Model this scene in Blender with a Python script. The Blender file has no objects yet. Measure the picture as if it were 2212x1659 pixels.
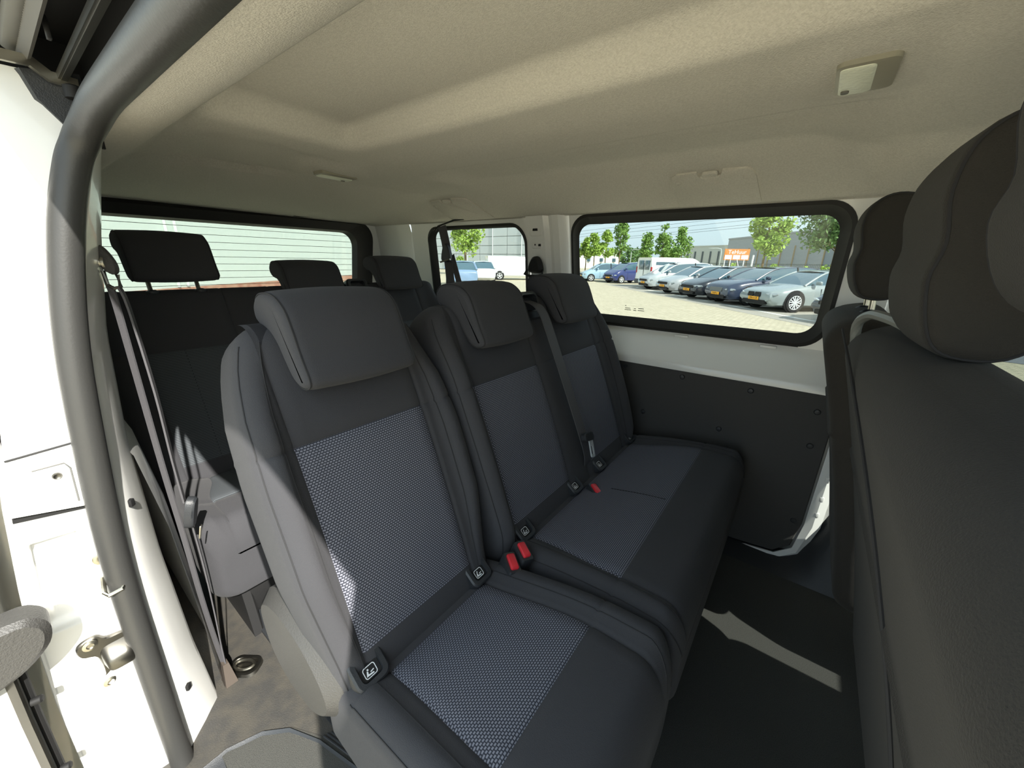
import bpy, bmesh, math, random
from mathutils import Vector, Matrix
random.seed(7)
SC = bpy.context.scene
COL = SC.collection
PI = math.pi

# ------------------------------------------------------------------ camera
CAM_LOC = Vector((0.0, 0.0, 1.58))
RT = Vector((0.79569, 0.60541, 0.01883))
UP = Vector((-0.19927, 0.23228, 0.95202))
BK = Vector((0.57199, -0.76126, 0.30546))
cd = bpy.data.cameras.new('camera'); cam = bpy.data.objects.new('camera', cd); COL.objects.link(cam)
M4 = Matrix((RT, UP, BK)).transposed().to_4x4(); M4.translation = CAM_LOC
cam.matrix_world = M4
cd.sensor_width = 36.0; cd.sensor_fit = 'HORIZONTAL'; cd.lens = 36.0 * 831.0 / 2212.0
cd.clip_start = 0.01; cd.clip_end = 600
SC.camera = cam

# ------------------------------------------------------------------ light
SUN_DIR = Vector((1.0, -0.252, 0.86)).normalized()          # towards the sun
sd = bpy.data.lights.new('sun', 'SUN'); sd.energy = 13.5; sd.angle = math.radians(0.6); sd.color = (1.0, 0.96, 0.88)
sun = bpy.data.objects.new('sun', sd); COL.objects.link(sun)
sun.rotation_euler = SUN_DIR.to_track_quat('Z', 'Y').to_euler(); sun.location = (5, -3, 12)

W = bpy.data.worlds.new('sky'); SC.world = W; W.use_nodes = True
wn = W.node_tree; wn.nodes.clear()
wo = wn.nodes.new('ShaderNodeOutputWorld'); wb = wn.nodes.new('ShaderNodeBackground')
sky = wn.nodes.new('ShaderNodeTexSky'); sky.sky_type = 'NISHITA'; sky.sun_disc = False
sky.sun_elevation = math.asin(SUN_DIR.z); sky.sun_rotation = math.atan2(SUN_DIR.x, SUN_DIR.y)
sky.dust_density = 2.5; sky.air_density = 1.0
mx = wn.nodes.new('ShaderNodeMix'); mx.data_type = 'RGBA'; mx.inputs[0].default_value = 0.80
sc_ = wn.nodes.new('ShaderNodeMix'); sc_.data_type = 'RGBA'; sc_.blend_type = 'MULTIPLY'; sc_.inputs[0].default_value = 1.0
sc_.inputs[7].default_value = (0.18, 0.18, 0.18, 1)
wn.links.new(sky.outputs[0], sc_.inputs[6])
wn.links.new(sc_.outputs[2], mx.inputs[6]); mx.inputs[7].default_value = (0.74, 0.90, 0.97, 1)
wn.links.new(mx.outputs[2], wb.inputs[0]); wb.inputs[1].default_value = 2.6
wn.links.new(wb.outputs[0], wo.inputs[0])

SC.view_settings.view_transform = 'Standard'; SC.view_settings.look = 'None'
SC.view_settings.gamma = 1.0; SC.view_settings.use_curve_mapping = False
SC.view_settings.exposure = 0.0
SC.cycles.diffuse_bounces = 6; SC.cycles.max_bounces = 14; SC.cycles.transparent_max_bounces = 12
SC.cycles.sample_clamp_indirect = 8.0

# ------------------------------------------------------------------ materials
def S(r, g, b):
    f = lambda c: (c/255/12.92) if c/255 <= 0.04045 else ((c/255+0.055)/1.055)**2.4
    return (f(r), f(g), f(b), 1.0)
MATS = {}
def mat(name, col, rough=0.6, metal=0.0, spec=0.5, bump=None, var=None, coat=0.0, sheen=0.0, coord='Object'):
    if name in MATS: return MATS[name]
    m = bpy.data.materials.new(name); m.use_nodes = True
    nt = m.node_tree; b = nt.nodes['Principled BSDF']
    b.inputs['Base Color'].default_value = col; b.inputs['Roughness'].default_value = rough
    b.inputs['Metallic'].default_value = metal; b.inputs['Specular IOR Level'].default_value = spec
    b.inputs['Coat Weight'].default_value = coat
    b.inputs['Sheen Weight'].default_value = sheen
    tc = nt.nodes.new('ShaderNodeTexCoord')
    if bump:
        n = nt.nodes.new('ShaderNodeTexNoise'); n.inputs['Scale'].default_value = bump[0]; n.inputs['Detail'].default_value = 3
        nt.links.new(tc.outputs[coord], n.inputs['Vector'])
        bp = nt.nodes.new('ShaderNodeBump'); bp.inputs['Strength'].default_value = bump[1]; bp.inputs['Distance'].default_value = 0.002
        nt.links.new(n.outputs[0], bp.inputs['Height']); nt.links.new(bp.outputs[0], b.inputs['Normal'])
    if var:
        n = nt.nodes.new('ShaderNodeTexNoise'); n.inputs['Scale'].default_value = var[0]; n.inputs['Detail'].default_value = 4
        nt.links.new(tc.outputs[coord], n.inputs['Vector'])
        r = nt.nodes.new('ShaderNodeValToRGB'); r.color_ramp.elements[0].position = 0.35; r.color_ramp.elements[1].position = 0.65
        r.color_ramp.elements[0].color = col; r.color_ramp.elements[1].color = var[1]
        nt.links.new(n.outputs[0], r.inputs[0]); nt.links.new(r.outputs[0], b.inputs['Base Color'])
    MATS[name] = m; return m

def glass(name, tint, gloss=0.05):
    m = bpy.data.materials.new(name); m.use_nodes = True; nt = m.node_tree; nt.nodes.clear()
    o = nt.nodes.new('ShaderNodeOutputMaterial'); t = nt.nodes.new('ShaderNodeBsdfTransparent'); t.inputs[0].default_value = tint
    g = nt.nodes.new('ShaderNodeBsdfGlossy'); g.inputs['Roughness'].default_value = 0.02
    x = nt.nodes.new('ShaderNodeMixShader'); x.inputs[0].default_value = gloss
    nt.links.new(t.outputs[0], x.inputs[1]); nt.links.new(g.outputs[0], x.inputs[2]); nt.links.new(x.outputs[0], o.inputs[0])
    MATS[name] = m; return m

def weave(name, light, dark, bw, rh, mortar, rough=0.85):
    m = bpy.data.materials.new(name); m.use_nodes = True; nt = m.node_tree; b = nt.nodes['Principled BSDF']
    uv = nt.nodes.new('ShaderNodeUVMap')
    br = nt.nodes.new('ShaderNodeTexBrick'); br.inputs['Scale'].default_value = 1.0
    br.inputs['Brick Width'].default_value = bw; br.inputs['Row Height'].default_value = rh
    br.inputs['Mortar Size'].default_value = mortar; br.inputs['Mortar Smooth'].default_value = 0.6
    br.inputs['Color1'].default_value = light; br.inputs['Color2'].default_value = light; br.inputs['Mortar'].default_value = dark
    nt.links.new(uv.outputs[0], br.inputs['Vector'])
    nt.links.new(br.outputs[0], b.inputs['Base Color']); b.inputs['Roughness'].default_value = rough
    b.inputs['Specular IOR Level'].default_value = 0.2
    bp = nt.nodes.new('ShaderNodeBump'); bp.inputs['Strength'].default_value = 0.25; bp.inputs['Distance'].default_value = 0.001; bp.invert = True
    nt.links.new(br.outputs[1], bp.inputs['Height']); nt.links.new(bp.outputs[0], b.inputs['Normal'])
    MATS[name] = m; return m

FAB = mat('seat_fabric', S(60, 60, 63), 0.9, spec=0.2, bump=(900, 0.35), sheen=0.05)
FAB_FRONT = mat('front_seat_fabric', S(50, 48, 45), 0.9, spec=0.2, bump=(700, 0.45), sheen=0.05)
PAD = weave('insert_weave', S(122, 123, 133), S(48, 50, 58), 0.0052, 0.0040, 0.0011)
PADR = weave('rear_insert_ribbed', S(84, 88, 92), S(46, 49, 52), 0.30, 0.0048, 0.0013)
PIPE = mat('seam_thread', S(38, 38, 40), 0.9)
PLAS = mat('black_plastic', S(42, 44, 47), 0.45, bump=(600, 0.25))
PLASG = mat('grey_plastic', S(60, 59, 57), 0.5, bump=(450, 0.5))
RUB = mat('rubber_seal', S(52, 52, 51), 0.45, bump=(300, 0.1))
RUBD = mat('window_rubber', S(30, 29, 28), 0.55)
WHITE = mat('white_paint', S(230, 230, 227), 0.28, spec=0.5, coat=0.4)
CHROME = mat('steel', S(190, 186, 172), 0.3, metal=1.0)
DSTEEL = mat('dark_steel', S(110, 108, 102), 0.38, metal=1.0)
RED = mat('red_button', S(205, 45, 55), 0.4)
BELT = mat('belt_webbing', S(74, 73, 76), 0.7, bump=(1200, 0.3))
HEAD = mat('headliner_cloth', S(214, 210, 200), 0.95, spec=0.1, bump=(500, 0.5), var=(260, S(202, 198, 188)))
PANEL = mat('lower_trim_board', S(62, 61, 60), 0.75, bump=(250, 0.3))
CARPET = mat('carpet', S(64, 64, 62), 1.0, spec=0.1, bump=(900, 0.8), var=(700, S(84, 84, 80)))
FLOORM = mat('floor_rubber', S(58, 57, 55), 0.6, bump=(350, 0.4), var=(30, S(70, 67, 61)))
LAMPW = mat('lamp_lens', S(228, 232, 214), 0.35, bump=(150, 0.6))
LAMPG = mat('lamp_grey', S(150, 146, 130), 0.4)
INK = mat('white_print', S(225, 228, 230), 0.6)
BLACK = mat('deep_black', S(14, 14, 15), 0.7)
TYRE = mat('tyre', S(38, 38, 38), 0.8)
RIM = mat('alloy', S(214, 216, 218), 0.3, metal=0.0)
LATCH = mat('latch_steel', S(196, 200, 204), 0.3, metal=0.25)
GLS = glass('dimming_glass', (0.615, 0.64, 0.635, 1), 0.025)  # tint added to dim the bright outdoors against the cabin
GLSR = glass('rear_window', (0.53, 0.565, 0.55, 1), 0.025)  # tint added to tone down the sunlit view behind the tailgate
GLSF = glass('front_window', (0.42, 0.45, 0.44, 1), 0.03)  # tint added to cut the daylight coming in from the front
CARGLS = mat('car_glass', S(70, 98, 110), 0.06, spec=0.9, coat=0.5)
YEL = mat('plate_orange', S(250, 178, 40), 0.5)
LENS = mat('headlight', S(176, 184, 188), 0.12, spec=0.8)
TAIL = mat('tail_light', S(170, 30, 30), 0.3)

# ------------------------------------------------------------------ mesh helpers
def lerp(a, b, t): return a + (b-a)*t
def ss(a, b, x):
    t = max(0.0, min(1.0, (x-a)/(b-a))) if a != b else float(x > a)
    return t*t*(3-2*t)
def interp(tab, x):
    if x <= tab[0][0]: return tab[0][1]
    for (a, p), (b, q) in zip(tab, tab[1:]):
        if x <= b: return lerp(p, q, (x-a)/(b-a))
    return tab[-1][1]
def catmull(pts, n, closed=True):
    out = []; m = len(pts); rng = range(m) if closed else range(m-1)
    g = (lambda i: pts[i % m]) if closed else (lambda i: pts[max(0, min(m-1, i))])
    for i in rng:
        p0, p1, p2, p3 = g(i-1), g(i), g(i+1), g(i+2)
        for k in range(n):
            t = k/n
            out.append(tuple(0.5*((2*b)+(-a+c)*t+(2*a-5*b+4*c-d)*t*t+(-a+3*b-3*c+d)*t**3) for a, b, c, d in zip(p0, p1, p2, p3)))
    if not closed: out.append(tuple(pts[-1]))
    return out
def rrect(w, h, r, n=5, cx=0, cy=0):
    o = []
    for sx, sy, a0 in ((1, 1, 0), (-1, 1, 90), (-1, -1, 180), (1, -1, 270)):
        for k in range(n+1):
            a = math.radians(a0+90*k/n)
            o.append((cx+sx*(w/2-r)+r*math.cos(a), cy+sy*(h/2-r)+r*math.sin(a)))
    return o

class MB:
    def __init__(s): s.v = []; s.f = []; s.uv = None
    def add(s, vs, fs):
        n = len(s.v); s.v += [tuple(p) for p in vs]; s.f += [tuple(i+n for i in f) for f in fs]; return s
    def box(s, c, d, rot=None, bevel=0.0, seg=2):
        bm = bmesh.new(); bmesh.ops.create_cube(bm, size=1.0)
        for v in bm.verts: v.co = Vector((v.co.x*d[0], v.co.y*d[1], v.co.z*d[2]))
        if bevel > 0: bmesh.ops.bevel(bm, geom=list(bm.edges), offset=bevel, segments=seg, profile=0.5, affect='EDGES')
        m = rot.to_matrix() if rot is not None and hasattr(rot, 'to_matrix') else (rot or Matrix.Identity(3))
        bm.verts.index_update()
        s.add([m @ v.co + Vector(c) for v in bm.verts], [[v.index for v in f.verts] for f in bm.faces]); bm.free(); return s
    def loft(s, rings, closed=True, cap=(True, True), loop=False):
        n = len(rings[0]); vs = [p for r in rings for p in r]; fs = []; R = len(rings)
        for i in range(R if loop else R-1):
            for j in range(n if closed else n-1):
                a = i*n+j; b = i*n+(j+1) % n; c = ((i+1) % R)*n+(j+1) % n; d = ((i+1) % R)*n+j
                fs.append((a, b, c, d))
        if cap[0] and not loop: fs.append(tuple(range(n-1, -1, -1)))
        if cap[1] and not loop: fs.append(tuple(range((R-1)*n, R*n)))
        return s.add(vs, fs)
    def tube(s, path, r, n=8, ry=None, cap=True, up=(0, 0, 1)):
        rings = []; P = [Vector(p) for p in path]
        for i, p in enumerate(P):
            t = (P[min(i+1, len(P)-1)]-P[max(i-1, 0)]).normalized(); u = Vector(up)
            if abs(t.dot(u)) > 0.98: u = Vector((1, 0, 0)) if abs(t.x) < 0.9 else Vector((0, 1, 0))
            a = t.cross(u).normalized(); b = a.cross(t).normalized()
            rr = r[i] if isinstance(r, (list, tuple)) else r
            rings.append([p+a*(rr*math.cos(2*PI*k/n))+b*((ry or rr)*math.sin(2*PI*k/n)) for k in range(n)])
        return s.loft(rings, cap=(cap, cap))
    def ribbon(s, path, wdir, w, th=0.0015):
        rings = []; P = [Vector(p) for p in path]
        for i, p in enumerate(P):
            t = (P[min(i+1, len(P)-1)]-P[max(i-1, 0)]).normalized()
            wd = Vector(wdir[i] if isinstance(wdir, list) else wdir); wd = (wd-t*wd.dot(t)).normalized(); n = t.cross(wd).normalized()
            rings.append([p+wd*w/2+n*th, p-wd*w/2+n*th, p-wd*w/2-n*th, p+wd*w/2-n*th])
        return s.loft(rings)
    def prism(s, outl, o, u, v, n, d0, d1, bevel=0.0):
        o, u, v, n = Vector(o), Vector(u), Vector(v), Vector(n)
        f = lambda q, d, k=1.0: o+u*q[0]*k+v*q[1]*k+n*d
        if bevel:
            cx = sum(q[0] for q in outl)/len(outl); cy = sum(q[1] for q in outl)/len(outl)
            def sh(q):
                dx, dy = q[0]-cx, q[1]-cy; L = math.hypot(dx, dy) or 1
                k = max(0.2, 1-bevel/L); return (cx+dx*k, cy+dy*k)
            ins = [sh(q) for q in outl]; sg = 1 if d1 > d0 else -1
            return s.loft([[f(q, d0) for q in outl], [f(q, d1-sg*bevel) for q in outl], [f(q, d1) for q in ins]])
        return s.loft([[f(q, d0) for q in outl], [f(q, d1) for q in outl]])
    def lathe(s, prof, o, axis, n=20, cap=(True, True)):
        o = Vector(o); ax = Vector(axis).normalized(); a = ax.orthogonal().normalized(); b = ax.cross(a)
        return s.loft([[o+ax*h+a*(r*math.cos(2*PI*k/n))+b*(r*math.sin(2*PI*k/n)) for k in range(n)] for r, h in prof], cap=cap)
    def quad(s, a, b, c, d): return s.add([a, b, c, d], [(0, 1, 2, 3)])

WL = {}
def mesh_obj(name, mb, m, parent=None, smooth=True, angle=38, world=True):
    me = bpy.data.meshes.new(name)
    off = WL.get(parent, Vector((0, 0, 0))) if (parent is not None and world) else Vector((0, 0, 0))
    me.from_pydata([(p[0]-off.x, p[1]-off.y, p[2]-off.z) for p in mb.v], [], mb.f)
    if mb.uv:
        l = me.uv_layers.new(name='UVMap')
        for li, lp in enumerate(me.loops): l.data[li].uv = mb.uv[lp.vertex_index]
    me.materials.append(m); me.update()
    bm = bmesh.new(); bm.from_mesh(me); bmesh.ops.recalc_face_normals(bm, faces=bm.faces); bm.to_mesh(me); bm.free()
    if smooth:
        me.polygons.foreach_set('use_smooth', [True]*len(me.polygons)); me.set_sharp_from_angle(angle=math.radians(angle))
    o = bpy.data.objects.new(name, me); COL.objects.link(o)
    if parent is not None: o.parent = parent; WL[o] = off
    else: WL[o] = Vector((0, 0, 0))
    return o
def tag(o, label=None, cat=None, group=None, kind=None):
    if label: o['label'] = label
    if cat: o['category'] = cat
    if group: o['group'] = group
    if kind: o['kind'] = kind
    return o
def thing(name, label, cat, loc=(0, 0, 0), rotz=0.0, group=None):
    o = bpy.data.objects.new(name, None); COL.objects.link(o); o.empty_display_size = 0.05
    o.location = loc; o.rotation_euler = (0, 0, rotz); WL[o] = Vector(loc)
    return tag(o, label, cat, group)
def struct(name, mb, m, label=None, **k):
    o = mesh_obj(name, mb, m, **k); o['kind'] = 'structure'
    if label: o['label'] = label
    return o
def copy_tree(o, parent=None):
    c = o.copy(); COL.objects.link(c)
    if parent is not None: c.parent = parent
    for ch in list(o.children): copy_tree(ch, c)
    return c
def text_obj(name, body, size, m, parent, matrix, align='CENTER', ext=0.0005, offset=0.0):
    cu = bpy.data.curves.new(name, 'FONT'); cu.body = body; cu.size = size; cu.align_x = align; cu.align_y = 'CENTER'; cu.extrude = ext; cu.offset = offset
    t = bpy.data.objects.new(name, cu); COL.objects.link(t)
    dg = bpy.context.evaluated_depsgraph_get(); dg.update()
    me = bpy.data.meshes.new_from_object(t.evaluated_get(dg)); bpy.data.objects.remove(t)
    me.materials.clear(); me.materials.append(m); me.transform(matrix)
    o = bpy.data.objects.new(name, me); COL.objects.link(o); o.parent = parent
    return o

# ================================================================== THE VAN SHELL
FZ = 0.57
YF = [(0.45, 1.53), (1.15, 1.535), (1.32, 1.55), (1.5, 1.525), (1.62, 1.50), (1.76, 1.468), (1.85, 1.43)]
def yf(z): return interp(YF, z)
def yn(z): return 1.56-yf(z)

# --- headliner
def smin(a, b, k):
    h = max(0.0, min(1.0, 0.5+0.5*(b-a)/k)); return lerp(b, a, h)-k*h*(1-h)
def head_z(x, y):
    z = 1.832
    yA = [(0.132, 1.752), (0.16, 1.753), (0.20, 1.763), (0.24, 1.782), (0.264, 1.801), (0.276, 1.818), (0.31, 1.832)]
    if y < 0.31: z = interp(yA, y)
    a = ss(0.29, 0.33, y)*(1-ss(0.585, 0.64, y))*ss(-0.985, -0.935, x)*(1-ss(0.85, 0.95, x))
    z += 0.042*a
    b = ss(0.905, 0.925, y+0.03*ss(-0.25, 0.02, x)*0)*(1-ss(1.24, 1.33, y)*0)*ss(-1.10, -0.98, x)*(1-ss(-0.10, 0.06, x))
    z += 0.026*b
    r = ss(0.33, 0.40, y)*(1-ss(0.60, 0.70, y))*ss(-1.52, -1.44, x)*(1-ss(-1.16, -1.08, x))
    z += 0.010*r
    rib = math.exp(-((y-0.77)/0.085)**2)*0.004
    z -= rib
    for cx, cy, rx, ry, d in ((0.0, 0.765, 0.10, 0.13, 0.005), (-1.25, 0.73, 0.14, 0.15, 0.008)):
        q = math.hypot((x-cx)/rx, (y-cy)/ry); z -= d*(1-ss(0.62, 1.0, q))
    # sloping far side and sloping rear end, each meeting the flat part in a soft crease
    zs = 1.857-max(0.0, y-1.15)*0.345 if y < 1.43 else 1.7604-0.06*(y-1.43)
    zs += 0.016*math.exp(-((x-0.02)/0.045)**2)*math.exp(-((y-1.22)/0.09)**2)*0
    if y > 1.0: z = smin(z, zs, 0.006)
    if y > 0.2:
        xc = -1.49+0.16*(y-0.33)
        zr = 1.828-(xc-x)*0.082+(0.0 if x < xc else 1.0)
        z = smin(z, zr, 0.006)
    bul = ss(0.04, 0.10, x)*ss(1.16, 1.24, y)*(1-ss(1.40, 1.44, y))*(1-ss(0.32, 0.40, x))
    z -= 0.014*bul
    return z
xs = [-2.15+0.02*i for i in range(147)]
ys = sorted(set([0.132, 0.14, 0.15, 0.165, 0.18, 0.20, 0.22, 0.24, 0.255, 0.264, 0.270, 0.276, 0.285, 0.30]+[0.31+0.012*i for i in range(80)]+[1.275+0.012*i for i in range(17)]))
ys = [y for y in ys if y <= 1.4685]+[1.4685]
mb = MB(); n = len(ys)
mb.v = [(x, y, head_z(x, y)) for x in xs for y in ys]
mb.f = [(i*n+j, i*n+j+1, (i+1)*n+j+1, (i+1)*n+j) for i in range(len(xs)-1) for j in range(n-1)]
ceiling = struct('ceiling', mb, HEAD, 'beige cloth headliner moulded with ribs and recesses', angle=80)
# rolled lower lips of the headliner along the far windows and the tailgate
mb = MB().tube([(x, 1.468, head_z(x, 1.468)+0.004) for x in (-2.14, -1.9, -1.7, -1.4, -1.0, -0.5, 0.0, 0.5, 0.75)], 0.006, 8)
mesh_obj('far_edge_lip', mb, HEAD, ceiling)
mb = MB().tube([(-2.15, y, head_z(-2.15, y)+0.003) for y in [0.14+0.066*i for i in range(21)]], 0.007, 8)
mesh_obj('tailgate_edge_lip', mb, HEAD, ceiling)
# blanked grab-handle covers pressed on the far slope of the headliner
def hand_cover(x0, x1):
    def P(u, v, d):     # u along x, v up the slope, d inwards
        x = lerp(x0, x1, u); y = lerp(1.425, 1.235, v); z = head_z(x, y)
        return Vector((x, y-0.33*d, z-0.94*d))
    o = [(0.0, 0.0), (0.03, 0.72), (0.06, 0.86), (0.12, 0.92), (0.36, 0.93), (0.39, 0.84), (0.44, 0.80), (0.56, 0.80), (0.61, 0.84), (0.64, 0.93), (0.88, 0.92), (0.94, 0.86), (0.97, 0.72), (1.0, 0.0)]
    inn = [(0.5+(u-0.5)*0.94, 0.02+v*0.94) for u, v in o]
    c = mesh_obj('handle_blank', MB().loft([[P(u, v, -0.004) for u, v in o], [P(u, v, 0.005) for u, v in o], [P(u, v, 0.009) for u, v in inn]]), HEAD, ceiling)
    for u in (0.12, 0.88):
        mesh_obj('cap', MB().lathe([(0.009, 0), (0.009, 0.003), (0.0075, 0.004)], P(u, 0.74, 0.0065), (0, -0.33, -0.94), 16), HEAD, c)
    mesh_obj('finger_notch', MB().loft([[P(0.5+a, 0.87+b, 0.002) for a, b in rrect(0.18, 0.10, 0.04)], [P(0.5+a, 0.87+b, 0.009) for a, b in rrect(0.17, 0.08, 0.035)]]), HEAD, c)
hand_cover(-0.40, -0.17); hand_cover(-1.44, -1.185)

# --- outer roof skin and the near-side roof rail
mb = MB()
prof = [(0.02, 1.835), (0.05, 1.875), (0.13, 1.915), (0.4, 1.95), (0.78, 1.96), (1.2, 1.95), (1.45, 1.91), (1.53, 1.86), (1.55, 1.80)]
mb.loft([[(x, y, z) for y, z in prof] for x in (-2.25, -1.0, 0.2, 0.75)], closed=False, cap=(False, False))
struct('roof_panel', mb, WHITE, 'white outer roof skin of the van')

# --- floor
mb = MB()
mb.box((-0.68, 0.80, FZ-0.02), (2.96, 1.47, 0.04))
floor = struct('floor', mb, CARPET, 'dark carpet floor of the van', smooth=False)
mb = MB()
mb.prism([(-2.14, 0.05), (-2.14, 0.62), (-0.30, 0.24), (-0.30, 0.20), (-0.52, 0.245), (-0.66, 0.215), (-0.735, 0.18), (-0.775, 0.14), (-0.80, 0.08), (-0.80, -0.06), (-0.88, -0.06), (-0.90, 0.05)], (0, 0, 0), (1, 0, 0), (0, 1, 0), (0, 0, 1), FZ-0.005, FZ+0.004)
struct('trim_1', mb, FLOORM, 'black scuffed rubber floor covering beside the door pillar', smooth=False)
# dark seat rail strip on the floor
mb = MB().prism([(-2.1, 0.235), (-2.1, 0.275), (-0.25, 0.275), (-0.25, 0.235)], (0, 0, 0), (1, 0, 0), (0, 1, 0), (0, 0, 1), FZ, FZ+0.012, bevel=0.003)
struct('trim_2', mb, PLAS, 'long black floor rail strip')
# step well at the sliding door
well = [(-0.80, 0.075), (-0.775, 0.135), (-0.735, 0.175), (-0.66, 0.205), (-0.52, 0.235), (0.22, 0.235), (0.22, -0.06), (-0.80, -0.06)]
mb = MB()
def ring(k, z, g=0.0):
    return [(x+(0.02*k if x < -0.7 else 0.0), y-(0.02*k if y > 0.1 else 0), z) for x, y in well]
mb.loft([ring(0, FZ+0.006), ring(0.5, FZ-0.01), ring(1.4, FZ-0.13), ring(2.2, FZ-0.15)], cap=(False, True))
well_o = struct('trim_3', mb, PLAS, 'black moulded plastic step well at the sliding door')
mb = MB()
for k in range(3):
    mb2 = MB().tube([(-0.66+0.003*k, 0.214+0.007*k, FZ+0.006), (-0.52, 0.243+0.007*k, FZ+0.006), (0.2, 0.243+0.007*k, FZ+0.006)], 0.0022, 6)
    mesh_obj('tread_rib', mb2, PLAS, well_o)

# --- far side wall: panels with rounded window openings
def hole_panel(bay, hole, r, yfun, depth=0.03, n=8, sgn=1):
    x0, x1, z0, z1 = bay; hx0, hx1, hz0, hz1 = hole
    cx, cz = (hx0+hx1)/2, (hz0+hz1)/2
    inn = rrect(hx1-hx0, hz1-hz0, r, n, cx, cz); out = []
    for (u, v) in inn:
        du, dv = u-cx, v-cz; k = 1e9
        if du > 1e-6: k = min(k, (x1-cx)/du)
        if du < -1e-6: k = min(k, (x0-cx)/du)
        if dv > 1e-6: k = min(k, (z1-cz)/dv)
        if dv < -1e-6: k = min(k, (z0-cz)/dv)
        out.append((cx+du*k, cz+dv*k))
    # snap nearest points to the bay corners
    for c in ((x0, z0), (x0, z1), (x1, z0), (x1, z1)):
        i = min(range(len(out)), key=lambda i: (out[i][0]-c[0])**2+(out[i][1]-c[1])**2); out[i] = c
    rings = []
    for k in range(7):
        t = k/6; rings.append([Vector((lerp(o[0], i[0], t), 0, lerp(o[1], i[1], t))) for o, i in zip(out, inn)])
    R = [[Vector((p.x, yfun(p.z), p.z)) for p in rr] for rr in rings]
    ins = rrect(hx1-hx0-0.012, hz1-hz0-0.012, r, n, cx, cz)
    R.append([Vector((x, yfun(z)+sgn*depth, z)) for x, z in ins])
    return MB().loft(R, cap=(False, False))
mb = hole_panel((-0.835, 0.175, 1.30, 1.80), (-0.823, 0.060, 1.335, 1.752), 0.07, yf)
m2 = hole_panel((-1.82, -1.035, 1.05, 1.80), (-1.70, -1.055, 1.10, 1.735), 0.08, yf); mb.add(m2.v, m2.f)
m2 = hole_panel((0.30, 1.70, 0.50, 1.85), (0.36, 1.10, 1.22, 1.74), 0.08, yf); mb.add(m2.v, m2.f)
# D pillar, lower rear quarter and the front door pillar
for x0, x1, z0, z1 in ((-2.2, -1.82, 0.5, 1.85), (-1.82, -1.035, 0.5, 1.05), (0.175, 0.30, 0.5, 1.85)):
    zz = [z0+(z1-z0)*k/8 for k in range(9)]
    mb.loft([[(x0, yf(z), z) for z in zz], [(x1, yf(z), z) for z in zz]], closed=False, cap=(False, False))
wall_left = struct('wall_left', mb, WHITE, 'white painted far body side with window openings')
# shelf and lower body under the long window (swept profile)
sh = [(1.552, 1.338), (1.548, 1.322), (1.535, 1.312), (1.50, 1.275), (1.478, 1.246), (1.468, 1.236), (1.463, 1.226), (1.463, 1.206), (1.475, 1.203), (1.53, 1.19), (1.535, 0.5)]
mb = MB().loft([[(x, y, z) for y, z in sh] for x in (-1.04, -0.7, -0.3, 0.0, 0.175)], closed=False, cap=(False, False))
mesh_obj('window_shelf', mb, WHITE, wall_left, angle=50)
# small pressed bumps on the ledge
for x in (-0.36, -0.08, 0.10):
    mesh_obj('ledge_pressing', MB().box((x, 1.545, 1.318), (0.05, 0.014, 0.012), bevel=0.004), WHITE, wall_left)
# pillar between the two far windows, a folded box section with slots
pil = [(-1.045, 1.50), (-1.03, 1.478), (-0.945, 1.478), (-0.925, 1.492), (-0.905, 1.482), (-0.875, 1.482), (-0.86, 1.497), (-0.832, 1.512)]
mb = MB().loft([[(x, y+yf(z)-1.5+0.0, z) for x, y in pil] for z in (1.0, 1.15, 1.3, 1.4, 1.5, 1.6, 1.7, 1.8)], closed=False, cap=(False, False))
pillar = mesh_obj('pillar', mb, WHITE, wall_left, angle=25)
def on_pillar(x, z, d=0.0): return Vector((x, 1.478+yf(z)-1.5-d, z))
for x, z, w, h in ((-0.988, 1.712, 0.024, 0.020), (-0.972, 1.649, 0.012, 0.016), (-0.995, 1.649, 0.006, 0.010)):
    mesh_obj('slot', MB().prism(rrect(w, h, 0.002, 2), on_pillar(x, z), (1, 0, 0), (0, 0.2, 1), (0, -1, 0), -0.004, 0.0008), BLACK, pillar)
for z, w, h in ((1.705, 0.062, 0.05), (1.648, 0.056, 0.034)):
    mb = MB(); a = rrect(w, h, 0.012); b = rrect(w-0.006, h-0.006, 0.010)
    mb.loft([[on_pillar(-0.985, z)+Vector((p[0], 0.2*p[1]*0, p[1])) for p in q] for q in (a,)]+[[on_pillar(-0.985, z, 0.0025)+Vector((p[0], 0, p[1])) for p in b]], cap=(False, False))
    mesh_obj('pressing', mb, WHITE, pillar)

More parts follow.
